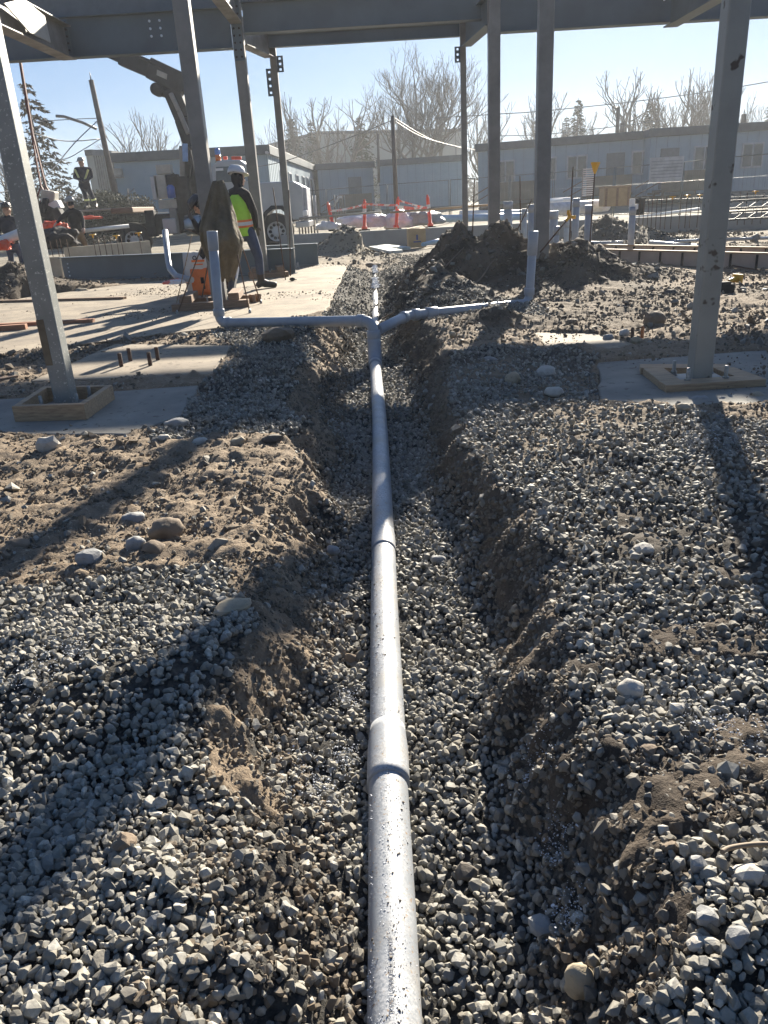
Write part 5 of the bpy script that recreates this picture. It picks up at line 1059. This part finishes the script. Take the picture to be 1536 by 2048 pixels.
# ------------------------------------------------------------------ crane truck
YK = 26.0; TRK = thing('crane_truck', 'flatbed truck with a folded grey crane and a silver cab', 'truck', P(400, 480, YK)); TRK.location.z = .1; K0_ = Vector(TRK.location)
def Q(px, py, dy=0): return P(px, py, YK+dy)-K0_
SIL = M('silver_paint', (.42, .43, .45), (.37, .38, .40), rough=.3, metal=.4, scale=2); DKM = M('dark_machinery', (.045, .048, .052), (.02, .022, .025), rough=.8, spec=.2, scale=6); GRM = M('grey_crane_paint', (.035, .042, .05), (.025, .03, .036), rough=.8, spec=.2, scale=5); TYRE = M('tyre_rubber', (.03, .03, .03), rough=.85); BEI = M('beige_panel', (.45, .42, .36), (.36, .34, .29), rough=.6); BLU = M('blue_canister', (.05, .12, .42), rough=.4)
s_ = 1.0/((FPX)/(YK*.93))
def wheel(px, py, r, dy=-.9):
    c = Q(px, py, dy); c.z = r-.1+.0; w = MB(); w.lathe(c, [(r*.55, -.15), (r*.93, -.15), (r, -.09), (r, .09), (r*.93, .15), (r*.55, .15)], 28, axis=(0, 1, 0)); w = w.build('wheel', TYRE, TRK)
    MB().lathe(c, [(0, -.04), (r*.25, -.10), (r*.3, -.06), (r*.5, -.09), (r*.57, -.14), (r*.57, .1), (0, .1)], 24, axis=(0, 1, 0)).build('rim', SILV, w)
    m = MB(); [m.lathe(c+Vector((math.cos(a)*r*.38, -.075, math.sin(a)*r*.38)), [(0, 0), (.05, 0), (.05, .02), (0, .02)], 8, axis=(0, -1, 0)) for a in [k*math.pi/5 for k in range(10)]]; m.build('wheel_hole', DKM, w)
wheel(553, 450, .52); wheel(268, 462, .5); wheel(553, 450, .52, 1.1); wheel(268, 462, .5, 1.1)
def qbox(x0, x1, y0, y1, d0, d1, name, mt, bev=.03, par=None):   # box between pixel columns/rows measured at d0
    a = Q(x0, y1, d0); b = Q(x1, y0, d0); m = MB(); m.box(((a.x+b.x)/2, (a.y+b.y)/2+(d1-d0)/2, (a.z+b.z)/2), (abs(b.x-a.x), d1-d0, abs(b.z-a.z))); return m.build(name, mt, par or TRK, bevel=bev)
qbox(205, 590, 443, 452, -.5, .9, 'chassis_rail', DKM); qbox(60, 262, 417, 426, -1.2, 1.2, 'flatbed', BEI); qbox(60, 300, 427, 440, -1.1, 1.1, 'bed_frame', DKM)
qbox(222, 264, 414, 428, -1.25, 1.25, 'bed_headboard', WOODD)
qbox(300, 372, 425, 470, -1.0, 1.0, 'machine_base', DKM); qbox(328, 350, 436, 468, -1.15, -1.0, 'tool_box', SIL); qbox(372, 412, 404, 430, -.8, .9, 'cab_back_box', DKM)
m = MB(); a = Q(373, 451, -1.0); b = Q(409, 449, -1.0); m.tube([a, b], .30, 24); m.build('fuel_tank', M('polished_tank', (.30, .36, .40), rough=.25, metal=.7), TRK)
# cab with roof, doors, windscreen
def side_prism(pts, d0, d1, name, mt, bev=.03, par=None):
    v = [Q(x, y, d0) for x, y in pts]; n = len(v); w = [p+Vector((0, d1-d0, 0)) for p in v]; m = MB(); m.add(v+w, [tuple(range(n)), tuple(reversed(range(n, 2*n)))]+[(i, n+i, n+(i+1) % n, (i+1) % n) for i in range(n)]); return m.build(name, mt, par or TRK, bevel=bev)
cab = side_prism([(424, 438), (424, 332), (436, 322), (480, 320), (494, 330), (500, 366), (503, 438)], -1.0, 1.0, 'cab', SIL)
side_prism([(432, 364), (432, 334), (474, 332), (474, 364)], -1.03, -.98, 'side_window', GLASS, .0, cab); side_prism([(478, 362), (478, 334), (491, 336), (497, 362)], -1.02, -.97, 'windscreen', M('pale_glass', (.30, .38, .42), rough=.1, spec=.8), 0, cab)
side_prism([(500, 440), (500, 366), (585, 362), (604, 372), (608, 440), (582, 440), (577, 425), (563, 414), (544, 414), (531, 424), (525, 440)], -1.0, 1.0, 'hood', SIL)
side_prism([(522, 442), (528, 424), (542, 411), (565, 411), (580, 424), (586, 442), (578, 442), (573, 428), (562, 419), (545, 419), (534, 428), (529, 442)], -1.12, -.95, 'wheel_arch', GRM, .01)
qbox(600, 612, 374, 440, -.8, .8, 'grille', FRW); qbox(592, 618, 442, 456, -1.1, 1.1, 'bumper', SIL); qbox(604, 614, 420, 432, -1.0, -.7, 'headlight', PAPER)
m = MB(); c = Q(437, 322, -.6); m.lathe(c, [(.0, 0), (.085, 0), (.085, .17), (0, .17)], 14); bc = m.build('beacon', M('orange_beacon', (.95, .22, .03), rough=.25), TRK); m = MB(); m.lathe(c+Vector((0, 0, .17)), [(.085, 0), (.085, .13), (.05, .18), (0, .19)], 14); m.build('beacon_dome', M('blue_beacon', (.15, .28, .6), rough=.2), bc)
m = MB(); m.lathe(c-Vector((0, 0, .26)), [(.04, 0), (.11, .26), (0, .26)], 6, smooth=False); m.build('beacon_bracket', BEI, bc)
for px in (451, 467, 474, 479): MB().box(Q(px, 316, -.5), (.12, .1, .09)).build('marker_lamp', ORG, TRK, bevel=.02)
qbox(431, 446, 336, 342, -1.06, -1.04, 'side_label', PAPER, 0)
# crane
def boom(name, px, w, h, mt, dy=0, par=None):
    m = MB(); q = [Q(x, y, dy) for x, y in px]
    for i in range(len(q)-1): m.bar(q[i], q[i+1], w*(1 if i == 0 else .96), h[i] if isinstance(h, (list, tuple)) else h, up=(0, 1, 0))
    return m.build(name, mt, par or TRK, bevel=.03)
boom('crane_column', [(392, 436), (387, 296)], .62, .7, DKM); boom('inner_boom', [(392, 310), (368, 238), (343, 178)], .5, .5, GRM)
boom('lift_cylinder', [(377, 268), (358, 222), (341, 186)], .13, .13, STEEL, -.35); boom('knuckle_joint', [(357, 186), (322, 180)], .34, .42, DKM)
ob = boom('outer_boom', [(366, 168), (300, 137)], .56, .52, GRM); boom('telescope_section', [(302, 139), (243, 114)], .46, .44, GRM, 0, ob); boom('telescope_section', [(246, 117), (208, 100)], .30, .28, DKM, 0, ob)
boom('hydraulic_hose', [(330, 140), (262, 105)], .05, .05, DKM, -.25, ob); m = MB(); m.lathe(Q(315, 180, -.2), [(0, -.2), (.17, -.2), (.17, .2), (0, .2)], 16, axis=(0, 1, 0)); m.build('hinge_pin', DKM, TRK)
side_prism([(352, 165), (366, 150), (370, 178), (358, 186)], -.28, .28, 'boom_end', GRM, .02, ob); side_prism([(314, 139), (334, 148), (333, 159), (313, 150)], -.29, -.25, 'pale_decal', BEI, 0, ob)
boom('crane_cylinder', [(368, 430), (364, 292)], .16, .16, STEEL, -.35); side_prism([(364, 287), (374, 287), (375, 323), (365, 323)], -.6, -.5, 'blue_panel', M('blue_panel', (.22, .38, .66), rough=.5), .01)
for (x0, x1, y0, y1, n_, mt) in ((313, 340, 328, 349, 'control_panel', BEI), (313, 329, 349, 398, 'control_post', BEI), (318, 353, 398, 418, 'control_shelf', BEI), (306, 312, 352, 400, 'control_rail', SIL), (334, 354, 348, 376, 'valve_block', DKM), (356, 374, 352, 430, 'pump_case', DKM), (345, 352, 416, 470, 'stabiliser_leg', STEEL), (296, 306, 420, 474, 'stabiliser_leg', DKM)): qbox(x0, x1, y0, y1, -1.1, -.8, n_, mt, .02)
m = MB(); m.lathe(Q(344, 396, -1.2), [(0, 0), (.12, 0), (.12, .30), (.06, .36), (0, .36)], 14); m.build('blue_canister', BLU, TRK)
for (pp, nn) in (([(342, 345), (352, 352), (356, 375), (350, 400)], 0), ([(322, 365), (316, 380), (322, 392)], 0), ([(380, 300), (385, 330), (378, 372), (384, 410)], 0), ([(396, 300), (400, 340), (396, 390)], 0)): MB().tube([Q(x, y, -.9) for x, y in pp], .035, 8).build('hydraulic_hose', DKM, TRK)
# slings and the load they hold
SLG = M('dark_red_sling', (.10, .015, .02), (.07, .01, .015), rough=.7)
for l, pp in (('left dark red hoisting sling hanging from the crane', [(34, 90), (62, 260), (76, 340), (82, 372)]), ('right dark red hoisting sling hanging from the crane', [(36, 90), (66, 270), (86, 350), (92, 372)])):
    m = MB(); q = [P(x, y, 22.5) for x, y in pp]
    for i in range(len(q)-1): m.bar(q[i], q[i+1], .07, .03)
    m.bar(q[-1], P(pp[-1][0]-14, 412, 22.5), .05, .03); m.bar(q[-1], P(pp[-1][0]+26, 420, 22.5), .05, .03); tag(m.build('hoist_sling', SLG), l, 'sling')
o = thing('hoisted_load', 'white and black machine hanging in the slings', 'machine', P(108, 400, 22.5)); L0 = Vector(o.location)
for i, (x, y, w, h_, mt, nn, rot) in enumerate(((100, 398, .36, .42, BEI, 'white_housing', 12), (112, 412, .3, .22, PAPER, 'white_cover', -18), (98, 424, .5, .34, DKM, 'engine_block', 30), (118, 428, .22, .3, DKM, 'motor', -20), (92, 412, .12, .4, DKM, 'guard', 20))):
    MB().box(P(x, y, 22.5-.05*i)-L0, (w, .35, h_), Matrix.Rotation(R_(rot), 3, 'Y')).build(nn, mt, o, bevel=.03)
m = MB(); m.tube([P(84, 404, 22.3)-L0, P(92, 440, 22.3)-L0, P(110, 448, 22.3)-L0], .04, 8); m.build('handle_bar', DKM, o)
NET = M('orange_net', (.85, .10, .03), (.7, .07, .02), rough=.6, bmp=.6, bscale=9, bdist=.04)
lumpy('orange_netting', P(104, 453, 21), (.28, .22, .12), NET, 'orange netting below the hoisted machine', 'netting', 6, .4); lumpy('orange_netting', P(132, 467, 20.6), (.14, .15, .2), NET, 'orange netting in front of the reaching worker', 'netting', 7, .4)
lumpy('orange_netting', P(178, 437, 24.2), (.34, .2, .07), NET, 'thin orange netting under the truck bed', 'netting', 8, .4); lumpy('orange_netting', P(10, 495, 17), (.12, .15, .14), NET, 'orange netting beneath the drawings at the left edge', 'netting', 9, .4)
lumpy('black_mesh_heap', P(108, 486, 19), (.5, .4, .3), BLACKC, 'heap of black mesh behind the form boards', 'mesh heap', 10, .5)
lpipe('white plank lying on the forms below the truck bed', P(165, 462, 20.4), P(258, 452, 20.8), .05, PAPER, 'plank', 'pale_plank', False)
m = MB(); m.tube([P(330, 462, 12.8), P(336, 520, 12.4), P(340, 538, 12.2), P(352, 552, 12.0), P(384, 560, 11.8)], .045, 16); o = m.build('bent_pipe', PVC); tag(o, 'thin bent grey riser behind the bag of mix', 'riser pipe')
lumpy('crumpled_wrapper', P(352, 548, 11.9)-Vector((0, 0, .12)), (.2, .1, .05), TAPE, 'crumpled red and white wrapper behind the bag', 'wrapper', 12, .3)

# ------------------------------------------------------------------ poles, lamp, wires
POLE = M('pole_timber', (.14, .12, .105), (.10, .085, .075), rough=.9, scale=3)
def pole(label, b, t, r, arm=None, name='utility_pole'):
    b = Vector(b); t = Vector(t); o = thing(name, label, 'utility pole' if name == 'utility_pole' else 'street lamp', b); d = t-b; MB().tube([Vector((0, 0, -.5)), d], [r*1.15, r*.85], 12).build('shaft', POLE, o)
    MB().tube([d, d+Vector((0, 0, .3))], [r*.25, r*.1], 8).build('top_fitting', STEEL, o)
    if arm: m = MB(); q = [P(x, y, b.y)-b for x, y in arm]; m.tube(q, .06, 8); m.build('bracket_arm', STEEL, o)
    return o
YU = 38
pole('tall leaning utility pole behind the worker on the truck bed', P(236, 410, YU), P(182, 160, YU), .125, arm=[(193, 258), (165, 245), (128, 233), (112, 232)])
pole('thin utility pole in the centre before the windowless trailer', P(793, 420, 32), P(785, 232, 32), .085)
pole('short dark pole left of the lamp over the right trailer', P(1244, 300, 60), P(1245, 245, 60), .2); pole('short pole right of the stained column above the trailer roof', P(1486, 262, 60), P(1488, 228, 60), .2)
pole('street lamp over the right trailer', P(1233, 290, 55), P(1237, 214, 55), .13, arm=[(1237, 216), (1229, 216)], name='street_lamp')
pole('thin pole left of the centre trailer pole', P(757, 350, 60), P(756, 268, 60), .09)
WIRE = M('wire', (.16, .17, .18), rough=.6)
def wire(label, pp, r=.018):
    q = [P(*p) for p in pp]; tag(MB().tube(smooth_path(q, 5), r, 5).build('overhead_wire', WIRE), label, 'overhead wire')
wire('overhead wire from the left pole past the tree at mid height', [(200, 236, 38), (120, 240, 40), (-60, 252, 44)]); wire('overhead wire leaving the left pole just below its arm', [(200, 278, 38), (130, 282, 36), (60, 266, 34), (-60, 250, 32)], .022)
wire('overhead wire sagging steeply from the left pole', [(197, 240, 38), (150, 285, 36), (80, 360, 33), (-30, 392, 30)], .022); wire('overhead wire lowest on the left pole', [(204, 276, 38), (165, 300, 37), (130, 318, 36), (60, 330, 34)])
wire('overhead wire from the centre pole down to the left', [(785, 240, 32), (700, 275, 34), (570, 322, 37), (500, 335, 40)]); wire('overhead wire from the centre pole down to the right', [(786, 234, 32), (830, 262, 36), (875, 284, 40), (925, 297, 44)])
wire('second wire from the centre pole to the right trailer', [(786, 240, 32), (840, 272, 36), (900, 290, 41), (950, 300, 45)]); wire('long wire crossing behind the two heap columns', [(870, 236, 60), (1000, 228, 60), (1075, 223, 60), (1260, 204, 60), (1440, 180, 60), (1600, 152, 60)], .03)
wire('lower pair wire over the right trailer roof', [(1000, 272, 58), (1100, 268, 58), (1240, 252, 58), (1330, 240, 58)], .025)

# ------------------------------------------------------------------ trees
BARK = M('bare_bark', (.19, .175, .155), (.13, .12, .105), rough=.95, scale=4); TWIG = M('bare_twigs', (.215, .20, .18), (.16, .15, .135), rough=.95)
def bare_tree(label, base, top, width, seed, lean=0, trunk_r=.22, levels=5, multi=1):
    r = random.Random(seed); base = Vector(base); hgt = top; o = thing('bare_tree', label, 'tree', base); T = MB(); C = MB()
    def grow(p, d, L, rad, lv):
        n = 3; pts_ = [p]; dd = d.copy()
        for k in range(n):
            dd = (dd+Vector((r.gauss(0, .10), r.gauss(0, .10), r.gauss(0.02, .06)+.04))).normalized(); pts_.append(pts_[-1]+dd*L/n)
        rr = [rad*(1-.35*k/n) for k in range(n+1)]; (T if lv <= 1 else C).tube(pts_, rr, 7 if lv <= 1 else 3, cap=False, smooth=lv <= 1)
        if lv >= levels: return
        nb = r.choice([2, 3]) if lv < 2 else r.choice([1, 2, 2])
        for k in range(nb+1):
            st = pts_[-1] if k < 2 else pts_[r.choice([1, 2])]
            ax = Vector((r.gauss(0, 1), r.gauss(0, 1), r.gauss(0, .35))).normalized(); sp = r.uniform(.45, .85) if k else r.uniform(.1, .3)
            nd = (dd*(1-sp*.4)+ax*sp*1.1); nd.x *= width; nd.y *= width; nd.z = max(nd.z, .02)+.06+.10*(lv > 2); nd.normalize(); grow(st, nd, L*r.uniform(.62, .84), max(rad*.58*(1 if k else 1.12), .0085), lv+1)
    for q in range(multi):
        grow(Vector((r.gauss(0, .12), 0, -.2)), Vector((lean+r.gauss(0, .12)*(multi > 1), 0, 1)).normalized(), hgt*.235, trunk_r, 0)
    zmax = max(v[2] for v in C.v); k = hgt/zmax
    for M_ in (T, C): M_.v = [(v[0]*k, v[1]*k, v[2]*k) for v in M_.v]
    T.build('trunk', BARK, o); C.build('crown', TWIG, o); return o
def btree(label, px, pyb, pyt, Y, width, seed, **kw):
    b = P(px, pyb, Y); t = P(px, pyt, Y); h = t.z-.2; b.z = .2; return bare_tree(label, b, h, width, seed, **kw)
btree('biggest bare tree, rising over the centre warehouse', 848, 330, 86, 72, 1.0, 5, trunk_r=.26, levels=7, multi=2)
btree('bare tree with a rounded crown left of the centre', 672, 330, 190, 80, 1.1, 6, trunk_r=.2, multi=2); btree('slender bare tree right of the slim left column', 572, 330, 182, 78, .6, 8, trunk_r=.16)
btree('bare tree between the slim and thick right columns', 962, 330, 185, 78, .8, 9, trunk_r=.18, multi=2); btree('bare tree right of the heap column', 1105, 330, 172, 80, .9, 10, trunk_r=.2, multi=2)
btree('leaning bare tree right of the street lamp', 1245, 330, 140, 76, .8, 11, lean=.12, trunk_r=.22); btree('low bare tree left of the street lamp', 1205, 330, 222, 76, 1.1, 12, trunk_r=.15)
btree('bare tree in the middle of the right row', 1335, 330, 136, 76, .8, 13, trunk_r=.22, multi=2); btree('bare tree nearest the stained column on its left', 1405, 330, 132, 76, .7, 14, trunk_r=.22, multi=2); btree('thin bare tree at the back of the right row', 1375, 330, 150, 84, .8, 19, trunk_r=.18, multi=2)
btree('small bare tree right of the stained column', 1500, 330, 188, 78, .7, 15, trunk_r=.14); btree('bare tree behind the crane boom, left one', 288, 350, 228, 70, 1.1, 16, trunk_r=.17, multi=2); btree('bare tree behind the crane boom, right one', 325, 350, 212, 72, .8, 17, trunk_r=.15)
btree('bare tree at the left edge behind the nearest column', 12, 400, 290, 50, .9, 18, trunk_r=.14)
def conifer(label, px, pyb, pyt, Y, rad, seed, col=(.075, .095, .065), sparse=.75, brown=0):
    r = random.Random(seed); b = P(px, pyb, Y); h = P(px, pyt, Y).z-.2; b.z = .2; o = thing('conifer_tree', label, 'tree', b); MB().tube([Vector((0, 0, -.2)), Vector((.0, 0, h*.5)), Vector((0, 0, h))], [h*.018, h*.012, .02], 8).build('trunk', BARK, o)
    vs = []; fs = []; z = h*.10
    while z < h*.985:
        t = z/h; R1 = rad*(1-t)**.8*(.75+.4*r.random())+.08*rad; n = int((7+8*(1-t))*sparse)
        for k in range(n):
            a = r.uniform(0, 2*math.pi); L = R1*r.uniform(.55, 1.05); dirv = Vector((math.cos(a), math.sin(a), r.uniform(-.35, .1)-.1)); side = Vector((-math.sin(a), math.cos(a), 0))
            for q in range(int(16+L*8)):
                f_ = r.uniform(.15, 1); c = Vector((0, 0, z))+dirv*L*f_+Vector((0, 0, -.12*L*f_*f_)); w = L*.16*(1.25-f_)+.06; e = side*r.uniform(-1, 1)*w*1.5
                u = (dirv*r.uniform(.2, .5)+side*r.uniform(-.5, .5)+Vector((0, 0, r.uniform(-.4, .15)))).normalized()*r.uniform(.10, .24)*(rad/2.2); w2 = u.cross(Vector((r.gauss(0, 1), r.gauss(0, 1), r.gauss(0, 1)))).normalized()*r.uniform(.025, .06)*(rad/2.2); i = len(vs)
                vs += [c+e-w2, c+e+w2, c+e+u]; fs.append((i, i+1, i+2))
        z += h*.022*r.uniform(.7, 1.3)/min(1, sparse+.2)
    nm = 'needles_%d' % int(col[0]*1000); mt = bpy.data.materials.get(nm) or M(nm, col, tuple(x*.6 for x in col), rough=.9, scale=2)
    MB().add(vs, fs).build('crown', mt, o); return o
conifer('tall thin conifer with browned branches behind the hoisting slings', 100, 420, 155, 42, 2.9, 1, (.13, .115, .085), .42)
conifer('bushy conifer right of the slender bare tree', 590, 330, 232, 82, 2.6, 2); conifer('small conifer left of the rounded bare tree', 628, 330, 238, 86, 2.0, 3); conifer('squat conifer between the rounded and the biggest bare tree', 725, 330, 232, 84, 2.6, 4)
conifer('pointed conifer right of the heap column', 1152, 330, 196, 82, 2.4, 5); conifer('lower conifer beside the pointed one', 1130, 330, 232, 84, 1.8, 6); conifer('conifer standing between the right bare trees', 1296, 330, 204, 80, 2.8, 7); conifer('conifer at the right edge of the photograph', 1532, 330, 200, 80, 2.4, 8)
def bush(label, px, pyb, Y, w, h, seed, col=(.12, .125, .085)):
    r = random.Random(seed); b = P(px, pyb, Y); b.z = .2; o = thing('hedge_bush', label, 'bush', b); vs = []; fs = []
    for k in range(14000):
        a = r.uniform(0, 6.283); q = r.random()**.5; x = w*q*math.cos(a); y = 1.5*q*math.sin(a); zt = h*(1-.35*q*q)*(.75+.3*mnoise.noise(Vector((x*.6+seed, y, 0)))); c = Vector((x, y, r.random()**.7*zt)); u = Vector((r.gauss(0, 1), r.gauss(0, 1), r.gauss(0, 1))).normalized()*.09; v_ = u.cross(Vector((r.gauss(0, 1), r.gauss(0, 1), r.gauss(0, 1)))).normalized()*.04; i = len(vs); vs += [c, c+u+v_, c+u-v_]; fs.append((i, i+1, i+2))
    m = MB(); [m.tube([Vector((r.uniform(-w*.6, w*.6), 0, -.1)), Vector((r.uniform(-w*.7, w*.7), 0, h*.8))], [.04, .015], 5) for _ in range(9)]; m.build('stems', BARK, o); nm = 'hedge_leaf'; MB().add(vs, fs).build('foliage', bpy.data.materials.get(nm) or M(nm, col, tuple(x*.6 for x in col), rough=.9), o)
bush('olive hedge behind the hoisted machine', 95, 430, 36, 4.5, 2.9, 1); bush('olive hedge right of the worker on the truck bed', 190, 425, 35, 2.6, 2.6, 2)
def treeline():
    r = random.Random(9); vs = []; fs = []
    for k in range(26000):
        x = r.uniform(-170, 190); y = 150+r.uniform(0, 22); top_ = 5.0+2.4*mnoise.noise(Vector((x*.07, 0, 0)))+1.6*mnoise.noise(Vector((x*.3, 4, 0))); c = Vector((x, y, r.random()*top_)); u = Vector((r.gauss(0, .6), r.gauss(0, .3), r.uniform(.3, 1))).normalized()*r.uniform(.4, 1.3); v_ = Vector((r.uniform(.1, .35), 0, 0)); i = len(vs); vs += [c-v_, c+v_, c+u]; fs.append((i, i+1, i+2))
    return tag(MB().add(vs, fs).build('distant_woodland', M('woodland', (.07, .07, .055), (.05, .05, .04), rough=.95, scale=.2)), 'far off woodland along the horizon', kind='stuff')
treeline()
# everything that is a thing says so
for o in list(SC.objects):
    if o.parent is None and o.get('category') and not o.get('kind'): o['kind'] = 'thing'

# the sunlit winter air
hz = MB().box((0, 83, 8.2), (362, 236, 20.0)).build('haze', []); hm = bpy.data.materials.new('haze_air'); hm.use_nodes = True; hn = hm.node_tree; hn.nodes.clear(); ho = hn.nodes.new('ShaderNodeOutputMaterial'); hp = hn.nodes.new('ShaderNodeVolumePrincipled')
hp.inputs['Color'].default_value = (.93, .96, 1, 1); hp.inputs['Density'].default_value = .0010; hp.inputs['Anisotropy'].default_value = .3; hn.links.new(hp.outputs[0], ho.inputs['Volume']); hz.data.materials.append(hm); tag(hz, 'thin bright haze over the whole site', kind='stuff')
